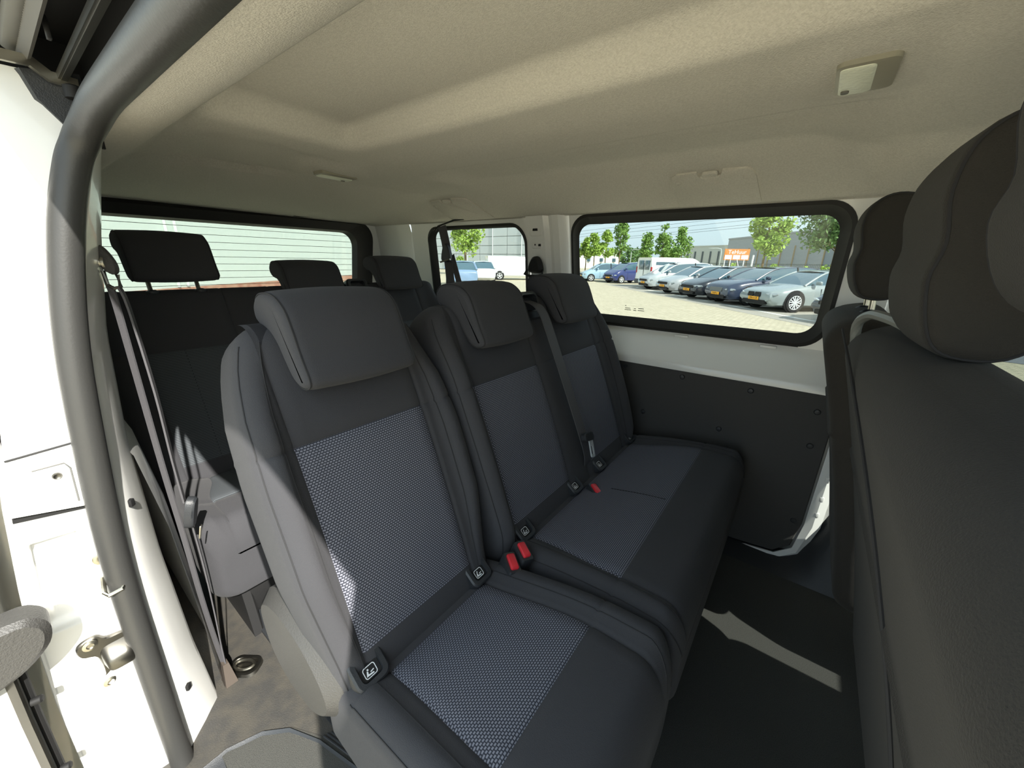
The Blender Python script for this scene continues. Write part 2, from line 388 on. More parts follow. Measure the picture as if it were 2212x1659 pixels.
def window(name, hole, r, band, yfun, gl, label, off=0.018, sgn=1):
    hx0, hx1, hz0, hz1 = hole; cx, cz = (hx0+hx1)/2, (hz0+hz1)/2; w, h = hx1-hx0, hz1-hz0
    bl, br, bb, bt = band
    gcx = (hx0+bl+hx1-br)/2; gcz = (hz0+bb+hz1-bt)/2; gw = w-bl-br; gh = h-bb-bt
    o = rrect(w+0.010, h+0.010, r+0.004, 8, cx, cz); o2 = rrect(w-0.012, h-0.012, r, 8, cx, cz); i2 = rrect(gw, gh, r*0.72, 8, gcx, gcz)
    Y = lambda z, d: yfun(z)+sgn*d
    mb = MB().loft([[(x, Y(z, -0.003), z) for x, z in o], [(x, Y(z, -0.007), z) for x, z in o2], [(x, Y(z, off*0.5), z) for x, z in rrect(gw+0.02, gh+0.02, r*0.8, 8, gcx, gcz)], [(x, Y(z, off), z) for x, z in i2]], cap=(False, False))
    f = struct(name, mb, RUBD, label)
    mb = MB()
    N = 10; pts = rrect(gw+0.01, gh+0.01, r*0.72, 8, gcx, gcz)
    mb.loft([[(x, Y(z, off+0.002), z) for x, z in pts], [(x, Y(z, off+0.006), z) for x, z in pts]])
    mesh_obj('pane', mb, gl, f, smooth=False)
    return f
win1 = window('window_1', (-0.823, 0.060, 1.335, 1.752), 0.07, (0.022, 0.030, 0.036, 0.030), yf, GLS, 'long far side window in a black rubber surround')
window('window_2', (-1.70, -1.055, 1.10, 1.735), 0.08, (0.04, 0.02, 0.03, 0.012), yf, GLS, 'far rear quarter window in a black rubber surround')
window('window_4', (0.36, 1.10, 1.22, 1.74), 0.08, (0.03, 0.03, 0.03, 0.03), yf, GLSF, 'far front door window beyond the driver seat')
# ribbed lower strip of the long window's rubber and tiny printed glass marking
mesh_obj('lower_rubber_lip', MB().tube([(x, 1.5475, 1.334) for x in (-0.76, -0.4, 0.0)], 0.006, 6), RUBD, win1)
for k, (x, z, w) in enumerate(((-0.585, 1.404, 0.022), (-0.585, 1.397, 0.026), (-0.555, 1.404, 0.008), (-0.555, 1.397, 0.012), (-0.53, 1.406, 0.022), (-0.53, 1.398, 0.026), (-0.594, 1.414, 0.005))):
    mesh_obj('glass_marking', MB().box((x, yf(z)+0.018, z), (w, 0.001, 0.0022)), BLACK, win1, smooth=False)

# lower trim board with push plugs on the far door
outl = [(-1.03, 1.206), (0.112, 1.206), (0.135, 1.18), (0.13, 0.75), (0.115, 0.655), (0.07, 0.612), (-0.05, 0.600), (-1.03, 0.600)]
mb = MB().prism(outl, (0, 1.476, 0), (1, 0, 0), (0, 0, 1), (0, -1, 0), -0.02, 0.006, bevel=0.004)
board = struct('trim_4', mb, PANEL, 'black lower trim board with round push plugs', smooth=False)
for x, z in ((-0.537, 1.185), (-0.318, 1.183), (-0.097, 1.177), (0.089, 1.148), (-0.443, 1.013), (-0.168, 1.017), (0.094, 1.033), (0.106, 0.756)):
    mesh_obj('push_plug', MB().lathe([(0.0095, 0), (0.0095, 0.002), (0.007, 0.005), (0.002, 0.0058)], (x, 1.470, z), (0, -1, 0), 14), PLAS, board)
# white door edge around the board
ed = [(0.118, 1.205), (0.142, 1.17), (0.136, 0.75), (0.122, 0.648), (0.075, 0.604), (-0.05, 0.590), (-0.6, 0.586)]
ou = [(0.185, 1.205), (0.188, 1.17), (0.180, 0.75), (0.150, 0.625), (0.095, 0.576), (-0.05, 0.566), (-0.6, 0.562)]
mb = MB().loft([[(x, 1.478, z) for x, z in ed], [(x, 1.473, z) for x, z in ed], [((a[0]+b[0])/2, 1.470, (a[1]+b[1])/2) for a, b in zip(ed, ou)], [(x, 1.485, z) for x, z in ou], [(x, 1.54, z) for x, z in ou]], closed=False, cap=(False, False))
dedge = struct('trim_5', mb, WHITE, 'white door edge curving around the black board', angle=30)
for z in (1.0, 0.93, 0.86, 0.80):
    mesh_obj('pressing', MB().box((0.160, 1.473, z), (0.012, 0.008, 0.018), bevel=0.003), WHITE, dedge)
mesh_obj('slot', MB().box((0.172, 1.474, 0.99), (0.003, 0.006, 0.008)), BLACK, dedge)
# black sill moulding at the far pillar foot
mb = MB().loft([[(x, 1.50, 0.60+0.10*k) , (x, 1.44, 0.585+0.04*k), (x, 1.40, 0.57)] for x, k in ((-0.9, 0), (-0.1, 0), (0.06, 0.0), (0.12, 0.25), (0.17, 1.2), (0.21, 2.6), (0.30, 3.0))], closed=False, cap=(False, False))
struct('trim_6', mb, PLAS, 'black plastic sill moulding at the far door')

# --- tailgate with rear window
def xr(z): return interp([(0.5, -2.24), (1.3, -2.22), (1.8, -2.13)], z)
hx0, hx1, hz0, hz1 = 0.13, 1.435, 1.28, 1.768
cx, cz = (hx0+hx1)/2, (hz0+hz1)/2
inn = rrect(hx1-hx0, hz1-hz0, 0.09, 8, cx, cz); rings = []
outp = []
for u, v in inn:
    du, dv = u-cx, v-cz; k = min((0.78/abs(du)) if abs(du) > 1e-6 else 1e9, ((1.85-cz)/dv if dv > 1e-6 else (0.5-cz)/dv if dv < -1e-6 else 1e9)); outp.append((cx+du*k, cz+dv*k))
for t in (0, .25, .5, .75, 1): rings.append([(xr(lerp(o[1], i[1], t)), lerp(o[0], i[0], t), lerp(o[1], i[1], t)) for o, i in zip(outp, inn)])
wall_rear = struct('wall_rear', MB().loft(rings, cap=(False, False)), WHITE, 'white inner tailgate panel around the rear window')
g = rrect(1.13, 0.40, 0.075, 8, 0.765, 1.512)
mb = MB().loft([[(xr(z)+0.004, y, z) for y, z in rrect(1.33, 0.50, 0.10, 8, 0.782, 1.524)], [(xr(z)+0.016, y, z) for y, z in rrect(1.28, 0.475, 0.09, 8, 0.78, 1.522)], [(xr(z)+0.010, y, z) for y, z in rrect(1.15, 0.415, 0.078, 8, 0.766, 1.513)], [(xr(z)-0.03, y, z) for y, z in g]], cap=(False, False))
win3 = struct('window_3', mb, RUBD, 'tailgate window with heating wires in a black surround')
mesh_obj('pane', MB().loft([[(xr(z)-0.028, y, z) for y, z in g], [(xr(z)-0.033, y, z) for y, z in g]]), GLSR, win3, smooth=False)
HW = mat('heater_wire', S(92, 92, 84), 0.8)
for k in range(12):
    z = 1.695-0.031*k
    mesh_obj('heating_wire', MB().ribbon([(xr(z)-0.0265, 0.21, z), (xr(z)-0.0265, 1.325, z)], (0, 0, 1), 0.0020, 0.0004), HW, win3, smooth=False)
mesh_obj('brake_lamp_cover', MB().box((-2.11, 1.03, 1.776), (0.03, 0.10, 0.016), bevel=0.005), RUBD, win3)

# --- near side: quarter panel behind the pillar, front door side, floor sill
ST = [(0.45, 0.010), (0.685, 0.012), (0.87, 0.016), (1.06, 0.020), (1.22, 0.028), (1.358, 0.042), (1.48, 0.057), (1.607, 0.085), (1.711, 0.115), (1.755, 0.136), (1.85, 0.18)]
OT = [(0.45, -0.098), (0.685, -0.094), (0.87, -0.090), (1.06, -0.080), (1.22, -0.060), (1.358, -0.036), (1.48, -0.015), (1.607, 0.010), (1.711, 0.038), (1.80, 0.065), (1.85, 0.085)]
zz = [0.45+0.05*k for k in range(29)]
mb = MB()
mb.loft([[(x, interp(OT, z)-0.002, z) for z in zz] for x in (-0.89, -1.5, -2.2)], closed=False, cap=(False, False))
mb.loft([[(x, interp(OT, z)-0.01, z) for z in zz if z < 1.26] for x in (0.30, 1.7)], closed=False, cap=(False, False))
mb.loft([[(x, interp(OT, z)-0.01, z) for z in zz] for x in (0.30, 0.42)], closed=False, cap=(False, False))
struct('wall_right', mb, WHITE, 'white near body side of the van')
mb = MB().loft([[(x, interp(ST, z)+0.01+0.02, z) for z in zz] for x in (-0.955, -1.5, -2.15)], closed=False, cap=(False, False))
struct('trim_7', mb, WHITE, 'white inner quarter panel behind the door pillar')
# near front door window frame
mb = MB()
m2 = hole_panel((0.42, 1.70, 1.25, 1.85), (0.46, 1.12, 1.28, 1.72), 0.06, lambda z: interp(OT, z)-0.01, 0.02, sgn=1); mb.add(m2.v, m2.f)
struct('trim_13', mb, WHITE, 'white near front door window frame')
# lower tailgate lining
struct('trim_14', MB().box((-2.20, 0.78, 0.88), (0.03, 1.56, 0.80)), PLASG, 'grey lower tailgate lining', smooth=False)
# inner quarter lining beside the third row
mb = MB().loft([[(x, y, FZ), (x, y-0.004, 0.80), (x, y-0.012, 1.05), (x, y-0.03, 1.22), (x, y-0.06, 1.30)] for x, y in ((-0.945, 0.118), (-1.02, 0.134), (-1.10, 0.142), (-1.5, 0.146), (-2.15, 0.146))], closed=False, cap=(False, False))
struct('trim_15', mb, WHITE, 'white inner quarter lining beside the third row')
# near B pillar at the front edge of the door opening
mb = MB().loft([[(0.27, interp(ST, z)+0.03, z) for z in zz], [(0.27, interp(ST, z)-0.01, z) for z in zz], [(0.29, interp(OT, z), z) for z in zz], [(0.42, interp(OT, z), z) for z in zz], [(0.42, interp(ST, z)+0.05, z) for z in zz]], closed=False, cap=(False, False))
struct('trim_8', mb, WHITE, 'white front door pillar of the sliding door opening')
# windscreen frame, cowl and front bulkhead
mb = MB().box((1.68, 0.78, 0.80), (0.06, 1.62, 0.75)).box((1.30, 0.78, 1.10), (0.72, 1.58, 0.12))
wf = struct('wall_front', mb, BLACK, 'front bulkhead and dashboard below the windscreen', smooth=False)
for y in (0.10, 1.46): mesh_obj('windscreen_pillar', MB().tube([(0.72, y, 1.88), (1.66, y+(0.06 if y > 1 else -0.06), 1.14)], 0.05, 8), BLACK, wf)
mesh_obj('windscreen', MB().quad((0.73, 0.10, 1.88), (0.73, 1.46, 1.88), (1.66, 1.52, 1.14), (1.66, 0.04, 1.14)), GLSF, wf, smooth=False)
# van underbody so that no light leaks below the floor
struct('trim_9', MB().box((-0.5, 0.78, 0.42), (3.5, 1.66, 0.06)), BLACK, 'dark van underbody', smooth=False)

# ================================================================== NEAR PILLAR, SEAL, HARDWARE, SLIDING DOOR
# door jamb: pressed white sheet between the rubber seal and the outer skin
def jamb_x(u, z):       # u 0 at the seal, 1 at the outer edge
    x = -0.862-0.016*u
    x -= 0.020*ss(0.38, 0.42, u)*(1-ss(0.87, 0.92, u))*ss(0.985, 1.000, z)*(1-ss(1.140, 1.155, z))
    x -= 0.012*ss(0.50, 0.56, u)*(1-ss(0.80, 0.86, u))*ss(1.00, 1.02, z)*(1-ss(1.095, 1.11, z))
    x += 0.022*ss(0.0, 0.35, u-((0.93-z)*1.6))*ss(0.94, 0.80, z)*0.8
    x += 0.008*ss(1.30, 1.36, z)
    return x
rows = [0.46+0.00675*k for k in range(200)]; us = [k/40 for k in range(41)]
mb = MB(); n = len(us)
mb.v = [(jamb_x(u, z), lerp(interp(ST, z)+0.012, interp(OT, z), u), z) for z in rows for u in us]
mb.f = [(i*n+j, i*n+j+1, (i+1)*n+j+1, (i+1)*n+j) for i in range(len(rows)-1) for j in range(n-1)]
jamb = struct('trim_10', mb, WHITE, 'white pressed door jamb with striker and bracket', angle=60)
mesh_obj('outer_flange', MB().tube([(jamb_x(1, z)-0.004, interp(OT, z)-0.002, z) for z in rows[::4]], 0.004, 8), WHITE, jamb)
# inner return of the pillar (white strip right of the seal)
RT_ = [(0.56, 0.100), (0.75, 0.088), (1.0, 0.082), (1.25, 0.085), (1.45, 0.10), (1.6, 0.125), (1.72, 0.15), (1.80, 0.17)]
XT_ = [(0.56, -0.935), (0.75, -0.945), (1.0, -0.948), (1.25, -0.945), (1.45, -0.94), (1.72, -0.93), (1.8, -0.93)]
mb = MB()
zz2 = [0.56+0.03*k for k in range(42)]
mb.loft([[(-0.858, interp(ST, z)+0.004, z), (-0.862, interp(ST, z)+0.018, z), lerp(Vector((-0.866, interp(ST, z)+0.024, z)), Vector((interp(XT_, z), interp(RT_, z), z)), 0.5), (interp(XT_, z), interp(RT_, z), z), (interp(XT_, z)-0.02, interp(RT_, z)+0.004, z), (interp(XT_, z)-0.05, interp(RT_, z)-0.02, z)] for z in zz2], closed=False, cap=(False, False))
pret = mesh_obj('pillar_return', mb, WHITE, jamb, angle=50)
for z in (1.155, 0.70):
    p = lerp(Vector((-0.866, interp(ST, z)+0.024, z)), Vector((interp(XT_, z), interp(RT_, z), z)), 0.35)
    mesh_obj('slot', MB().box(p, (0.010, 0.010, 0.014), Matrix.Rotation(math.radians(-40), 3, 'Z'), bevel=0.002), BLACK, pret)
# filler plate with a dark gap below it
pl = []
for u, z in ((0.02, 1.19), (0.02, 1.255), (0.10, 1.285), (0.24, 1.297), (0.99, 1.288), (0.99, 1.205)):
    pl.append((u, z))
mb = MB().loft([[(jamb_x(u, z)+d, lerp(interp(ST, z)+0.012, interp(OT, z), u), z) for u, z in pl] for d in (0.0, 0.009)])
plate = mesh_obj('cover_plate', mb, WHITE, jamb)
p2 = [(0.33, 1.205), (0.36, 1.262), (0.42, 1.272), (0.75, 1.270)]
mesh_obj('crease_shade_line', MB().tube([(jamb_x(u, z)+0.0095, lerp(interp(ST, z)+0.012, interp(OT, z), u), z) for u, z in p2], 0.0012, 6), mat('crease_shade_grey', S(96, 96, 94), 0.6), plate)  # pressed crease of the plate; its shade is painted in as grey
mesh_obj('gap', MB().loft([[(jamb_x(u, z)+d, lerp(interp(ST, z)+0.012, interp(OT, z), u), z) for u, z in ((0.02, 1.183), (0.02, 1.190), (0.99, 1.204), (0.99, 1.193))] for d in (0.0, 0.0022)]), BLACK, jamb)
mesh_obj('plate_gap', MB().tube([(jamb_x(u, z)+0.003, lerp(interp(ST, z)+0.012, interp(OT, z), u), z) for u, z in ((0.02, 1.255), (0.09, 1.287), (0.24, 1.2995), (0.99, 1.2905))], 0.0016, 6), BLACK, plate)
mesh_obj('screw', MB().lathe([(0.0055, 0), (0.0055, 0.002), (0.004, 0.004), (0.002, 0.003)], (-0.861, -0.006, 1.254), (1, 0, 0), 14), DSTEEL, plate)
mesh_obj('bolt', MB().lathe([(0.0125, 0), (0.0125, 0.002), (0.009, 0.0035), (0.0045, 0.003), (0.004, 0.006), (0.001, 0.006)], (-0.868, 0.008, 1.088), (1, 0, 0), 18), CHROME, jamb)
# striker loop
st = mesh_obj('striker', MB().prism(rrect(0.030, 0.018, 0.005), (-0.866, 0.012, 1.047), (0, 1, 0), (0, 0, 1), (1, 0, 0), 0, 0.004, bevel=0.001), CHROME, jamb)
mesh_obj('loop', MB().tube([(-0.865, 0.000, 1.052), (-0.838, -0.004, 1.040), (-0.833, -0.001, 1.034), (-0.833, 0.016, 1.036), (-0.838, 0.020, 1.040), (-0.864, 0.022, 1.050)], 0.0035, 8), CHROME, st)
# stamped steel bracket with two bolts
bo = catmull([(-0.022, 0.052), (-0.006, 0.052), (0.004, 0.040), (0.026, 0.036), (0.036, 0.022), (0.036, -0.008), (0.024, -0.024), (0.006, -0.030), (0.000, -0.052), (-0.016, -0.056), (-0.022, -0.046), (-0.012, -0.030), (-0.014, 0.012), (-0.030, 0.026), (-0.032, 0.044)], 4)
br = mesh_obj('bracket', MB().prism(bo, (-0.868, -0.024, 0.898), (0, 1, 0), (0, 0, 1), (1, 0, 0), 0, 0.007, bevel=0.002), DSTEEL, jamb)
mesh_obj('bracket_bulge', MB().loft([[(-0.862, -0.024+y, 0.898+z) for y, z in rrect(0.044, 0.046, 0.012, 4, 0.012, 0.003)], [(-0.842, -0.024+y, 0.898+z) for y, z in rrect(0.036, 0.030, 0.010, 4, 0.012, -0.003)], [(-0.838, -0.024+y, 0.898+z) for y, z in rrect(0.026, 0.020, 0.008, 4, 0.012, -0.004)]]), DSTEEL, br)
for y, z in ((-0.040, 0.941), (-0.034, 0.850)):
    mesh_obj('bolt', MB().lathe([(0.0095, 0), (0.0095, 0.003), (0.005, 0.0045), (0.0035, 0.003)], (-0.861, y, z), (1, 0, 0), 16), CHROME, br)
for y, z in ((0.010, 1.108), (0.012, 1.070), (0.010, 1.018), (0.006, 0.975)):
    mesh_obj('spot_dimple', MB().lathe([(0.004, 0), (0.003, 0.0012), (0.001, 0.0015)], (-0.866, y, z), (1, 0, 0), 10), WHITE, jamb)

# rubber door seal: up the pillar, round the corner and along the roof rail
path = [(-0.835, 0.010, 0.40), (-0.848, 0.012, 0.55), (-0.852, 0.015, 0.80), (-0.852, 0.021, 1.09), (-0.85, 0.040, 1.339), (-0.85, 0.057, 1.48), (-0.85, 0.082, 1.607), (-0.846, 0.106, 1.690), (-0.83, 0.122, 1.728), (-0.79, 0.131, 1.748), (-0.72, 0.134, 1.757), (-0.55, 0.135, 1.758), (-0.3, 0.136, 1.758), (0.27, 0.136, 1.758)]
ps = catmull(path, 8, closed=False)
seal = struct('trim_11', MB().tube(ps, 0.0185, 14, up=(0.3, 1, 0.2)), RUB, 'thick grey rubber seal of the sliding door opening', angle=60)

# roof rail: channel, guide track, weatherstrips, roller arm
mb = MB().loft([[(x, 0.060, 1.84), (x, 0.066, 1.855), (x, 0.150, 1.855), (x, 0.156, 1.775), (x, 0.150, 1.775)] for x in (-0.90, 0.3)], closed=False, cap=(False, False))
rail = struct('trim_12', mb, BLACK, 'black roof channel with the sliding door guide track', smooth=False)
mesh_obj('track', MB().box((-0.30, 0.118, 1.800), (1.12, 0.003, 0.008)).box((-0.30, 0.122, 1.796), (1.12, 0.006, 0.002)), DSTEEL, rail, smooth=False)
mesh_obj('track_lip', MB().box((-0.30, 0.140, 1.786), (1.12, 0.002, 0.008)), DSTEEL, rail, smooth=False)
mesh_obj('channel_wall', MB().box((-0.30, 0.088, 1.822), (1.14, 0.004, 0.03), Matrix.Rotation(0.5, 3, 'X')), mat('grey_primer', S(88, 86, 82), 0.6), rail, smooth=False)
RIB = mat('ribbed_seal', S(96, 95, 90), 0.6)
mb = MB()
for k in range(150): pass
pts = [(-0.865+0.0035*k, 0.085, 1.828) for k in range(330)]
mesh_obj('ribbed_strip', MB().tube(pts, [0.0088+0.0010*(k % 2) for k in range(330)], 10), RIB, rail, angle=70)
mesh_obj('outer_strip', MB().tube([(-0.875, 0.064, 1.851), (-0.86, 0.064, 1.853), (0.3, 0.064, 1.853)], 0.006, 10, ry=0.009), mat('olive_seal', S(88, 86, 77), 0.6), rail)
mesh_obj('thin_strip', MB().tube([(-0.87, 0.074, 1.841), (0.3, 0.074, 1.841)], 0.004, 8), mat('violet_grey_seal', S(120, 118, 126), 0.6), rail)
mesh_obj('channel_end', MB().box((-0.902, 0.105, 1.80), (0.006, 0.10, 0.14)), BLACK, rail, smooth=False)
for x in (-0.72, -0.47):
    mesh_obj('clip', MB().box((x, 0.102, 1.812), (0.008, 0.004, 0.022), bevel=0.001), BLACK, rail)
mesh_obj('end_block', MB().loft([[(-0.858, 0.086, 1.802), (-0.856, 0.094, 1.770), (-0.854, 0.112, 1.744), (-0.852, 0.140, 1.735), (-0.852, 0.14, 1.81)], [(-0.90, 0.07, 1.800), (-0.90, 0.082, 1.77), (-0.90, 0.115, 1.74), (-0.90, 0.14, 1.75), (-0.90, 0.14, 1.80)]]), PLAS, rail)
arm = thing('door_roller_arm', 'steel roller arm reaching out of the roof channel to the sliding door', 'arm', (-0.84, 0.06, 1.79))
mesh_obj('bar', MB().ribbon([(-0.846, 0.135, 1.795), (-0.846, 0.110, 1.797), (-0.842, 0.095, 1.808), (-0.838, 0.070, 1.806), (-0.835, 0.045, 1.811), (-0.835, -0.08, 1.825)], (0, 0.1, 1), 0.012, 0.004), CHROME, arm)
mesh_obj('roller', MB().lathe([(0.010, 0), (0.010, 0.014), (0.006, 0.016)], (-0.842, 0.128, 1.776), (0, 0, 1), 14), BLACK, arm)
# rear window strip of the outer skin at the far left
mesh_obj('outer_glass_edge', MB().box((-0.90, 0.006, 1.60), (0.02, 0.006, 0.34), Matrix.Rotation(math.radians(12), 3, 'X'), bevel=0.002), BLACK, jamb)

# open sliding door standing outside behind the opening
dr = bpy.data.objects.new('door_1', None); COL.objects.link(dr); dr.location = (-1.4, -0.2, 0.42); WL[dr] = Vector(dr.location)
tag(dr, 'open white sliding door with a grey inner handle', None, None, 'structure')
DT = [(0.42, -0.205), (0.7, -0.203), (0.9, -0.198), (1.1, -0.19), (1.25, -0.182), (1.4, -0.165), (1.6, -0.13), (1.8, -0.085)]
zz3 = [0.42+0.06*k for k in range(23)]
mesh_obj('outer_panel', MB().loft([[(-0.80, interp(DT, z)-0.035, z) for z in zz3], [(-0.78, interp(DT, z)+0.0, z) for z in zz3], [(-0.80, interp(DT, z)+0.06, z) for z in zz3], [(-0.825, interp(DT, z)+0.085, z) for z in zz3], [(-0.86, interp(DT, z)+0.085, z) for z in zz3], [(-1.9, interp(DT, z)+0.085, z) for z in zz3], [(-1.9, interp(DT, z)-0.035, z) for z in zz3], [(-0.80, interp(DT, z)-0.035, z) for z in zz3]], closed=False, cap=(False, False)), WHITE, dr, angle=30)
mesh_obj('edge_strip', MB().ribbon([(-0.8125, interp(DT, z)+0.0755, z) for z in zz3[:12]], (1, 1, 0), 0.022, 0.002), DSTEEL, dr)
mesh_obj('edge_seal', MB().tube([(-0.823, interp(DT, z)+0.089, z) for z in zz3[:12]], 0.0045, 8), BLACK, dr)
hnd = mesh_obj('handle', MB().loft([[Vector((-0.785+0.02*a, -0.175+b, 0)) + Vector((0, 0, z+0.03)) for a, b in q] for z, q in (
    (0.86, rrect(1.2, 0.030, 0.012, 4)), (0.90, rrect(1.6, 0.044, 0.016, 4)), (0.98, rrect(1.9, 0.050, 0.018, 4)), (1.05, rrect(1.9, 0.050, 0.018, 4)), (1.09, rrect(1.5, 0.04, 0.015, 4)))]), PLASG, dr)
gr = catmull([(-0.03, -0.045), (0.035, -0.040), (0.072, -0.012), (0.080, 0.018), (0.070, 0.040), (0.045, 0.050), (-0.03, 0.042)], 5)
mesh_obj('grip', MB().prism(gr, (-0.80, -0.143, 1.045), (0, 1, 0), (0, 0.1, 1), (1, 0, 0), -0.015, 0.028, bevel=0.008), PLASG, hnd)
for z in (0.78, 0.93): mesh_obj('bump_stop', MB().lathe([(0.006, 0), (0.006, 0.010), (0.004, 0.012)], (-0.815, interp(DT, z)+0.088, z), (0.3, 1, 0), 10), BLACK, dr)

# ================================================================== SEATS
def seat_loft(rows, pads, yc, pad_rows):
    """rows: (P, N, W, T, e, bol, s, g). pads: [(y0, y1)] about yc. Returns dark MB and a list of pad MBs (with UVs in metres)."""
    G = 0.0045
    fix = []; po = max(abs(pads[0][0]), abs(pads[-1][1]))
    for i, (a, b) in enumerate(pads):
        if i: 
            la = pads[i-1][1]; fix += [(lerp(la, a, 0.33), 0.0, -1), (lerp(la, a, 0.66), 0.0, -1)]
        fix.append((a-G, 0.0, -1)); fix.append((a, -0.004, -2))
        m = max(6, int((b-a)/0.02))
        fix.append((a+G, 0.0, i)); fix += [(lerp(a+G, b-G, k/m), 0.0, i) for k in range(1, m)]; fix.append((b-G, 0.0, i))
        fix.append((b, -0.004, -2)); fix.append((b+G, 0.0, -1))
    pa, pb = fix[0][0], fix[-1][0]
    V = []; UV = []; ncol = None; padcol = None
    for (P, N, Wd, T, e, bol, s, g) in rows:
        rc = min(0.034, Wd*0.3, T*0.45); w = Wd-e; ym = w-rc
        pts = []; tagc = []
        def fd(y): return -e*0.999+bol*ss(0.0, 0.045, abs(y)-po*g)
        M = 6
        L = [(lerp(-ym, pa*g, k/M), 0.0, -1) for k in range(M)]+[(y*g, d, t) for y, d, t in fix]+[(lerp(pb*g, ym, k/M), 0.0, -1) for k in range(1, M+1)]
        fl = fd(-ym); fr = fd(ym); back = -T+e
        for y, d, t in L: pts.append((y, fd(y)+d)); tagc.append(t)
        rcf = min(rc, (fr-back)*0.45)
        for k in range(1, 6):
            a = PI/2*k/5; pts.append((ym+rc*math.sin(a), fr-rcf+rcf*math.cos(a))); tagc.append(-1)
        for k in range(0, 6):
            a = PI/2*k/5; pts.append((ym+rc*math.cos(a), back+rcf-rcf*math.sin(a))); tagc.append(-1)
        for k in range(1, 6): pts.append((lerp(ym, -ym, k/6), back)); tagc.append(-1)
        for k in range(0, 6):
            a = PI/2*k/5; pts.append((-ym-rc*math.sin(a), back+rcf-rcf*math.cos(a))); tagc.append(-1)
        for k in range(0, 5):
            a = PI/2*k/5; pts.append((-ym-rc*math.cos(a), fl-rcf+rcf*math.sin(a))); tagc.append(-1)
        ncol = len(pts); padcol = tagc
        for y, d in pts:
            V.append((P[0]+N[0]*d, yc+y, P[1]+N[1]*d)); UV.append((y, s))
    dark = MB(); dark.v = V; dark.uv = UV; pm = [[] for _ in pads]
    for i in range(len(rows)-1):
        for j in range(ncol):
            k = (j+1) % ncol; f = (i*ncol+j, i*ncol+k, (i+1)*ncol+k, (i+1)*ncol+j)
            ta, tb = padcol[j], padcol[k]
            p = ta if ta >= 0 else tb if tb >= 0 else -1
            if p >= 0 and pad_rows[0] <= i < pad_rows[1]: pm[p].append(f)
            else: dark.f.append(f)
    dark.f.append(tuple(range(ncol-1, -1, -1))); dark.f.append(tuple(range((len(rows)-1)*ncol, len(rows)*ncol)))
    dark.cols = lambda j: [V[i*ncol+j] for i in range(len(rows))]; dark.nc = ncol; dark.nl = 6+len(fix)+6
    out = []
    for fs in pm:
        idx = sorted(set(i for f in fs for i in f)); mp = {a: b for b, a in enumerate(idx)}
        q = MB(); q.v = [V[i] for i in idx]; q.uv = [UV[i] for i in idx]; q.f = [tuple(mp[i] for i in f) for f in fs]; out.append(q)
    used = sorted(set(i for f in dark.f for i in f)); mp = {a: b for b, a in enumerate(used)}
    dark.v = [V[i] for i in used]; dark.uv = [UV[i] for i in used]; dark.f = [tuple(mp[i] for i in f) for f in dark.f]
    return dark, out

TX, TZ = -0.382, 0.924
def back_rows(x0, z0, H, Wtab, T, bol, t0, t1, r=0.05, lean=(TX, TZ)):
    N = (lean[1], -lean[0]); ts = [(0.0, 0.030), (0.008, 0.014), (0.022, 0.004), (0.04, 0.0)]
    mid = sorted(set([0.06, t0-0.006, t0-0.0001, t0+0.006]+[lerp(t0+0.006, t1-0.006, k/14) for k in range(15)]+[t1, t1+0.006]+[lerp(t1+0.006, H-r, k/6) for k in range(1, 7)]))
    mid = [t for t in mid if t > 0.045]
    rows = []; tt = [(t, e, 0) for t, e in ts]+[(t, 0.0, -0.004 if (abs(t-t1) < 1e-6) else 0.0) for t in mid]
    for k in range(1, 8):
        a = PI/2*k/8; tt.append((H-r+r*math.sin(a), r*(1-math.cos(a)), 0))
    for t, e, dg in tt:
        cur = 0.010*math.sin(PI*min(1, max(0, t/H)))      # gentle lumbar bulge
        P = (x0+lean[0]*t+N[0]*(cur+dg), z0+lean[1]*t+N[1]*(cur+dg))
        rows.append((P, N, interp(Wtab, t), T, e, bol*ss(0.0, 0.10, t)*(1-0.7*ss(H-0.2, H-0.02, t)), t, 1.0))
    i0 = min(range(len(tt)), key=lambda i: abs(tt[i][0]-(t0-0.0001))); i1 = min(range(len(tt)), key=lambda i: abs(tt[i][0]-t1))
    return rows, (i0, i1)

def cushion_rows(xr_, xf, zr, zf, zb, Wr, Wf, bol, p0, p1):
    xs_ = [xr_, xr_+0.004, xr_+0.015, xr_+0.03]+[p0-0.006, p0, p0+0.006]+[lerp(p0+0.006, p1-0.006, k/10) for k in range(1, 11)]+[p1, p1+0.006]
    xs_ += [lerp(p1+0.006, xf-0.05, k/4) for k in range(1, 5)]
    r = 0.055; rows = []
    for x in xs_:
        q = (x-xr_)/(xf-xr_); e = 0.03*(1-math.sqrt(max(0, 1-(1-min(1, (x-xr_)/0.03))**2)))
        z = lerp(zr, zf, ss(0.0, 0.8, q))-(0.0035 if x in (p0, p1) else 0)
        rows.append(((x, z), (0, 1), lerp(Wr, Wf, q), z-zb, e, bol*ss(0.02, 0.25, q), x, lerp(1.0, 1.10, ss(p0, p1, x))))
    for k in range(1, 9):
        a = PI/2*k/8; x = xf-0.05+0.05*math.sin(a); drop = 0.075*(1-math.cos(a))
        rows.append(((x-0.0, zf-drop), (0, 1), Wf-0.02*(1-math.cos(a)), zf-drop-zb-0.0, 0.012*(1-math.cos(a)), bol*(1-0.4*k/8), x, 1.10))
    i0 = xs_.index(p0); i1 = xs_.index(p1)
    return rows, (i0, i1)

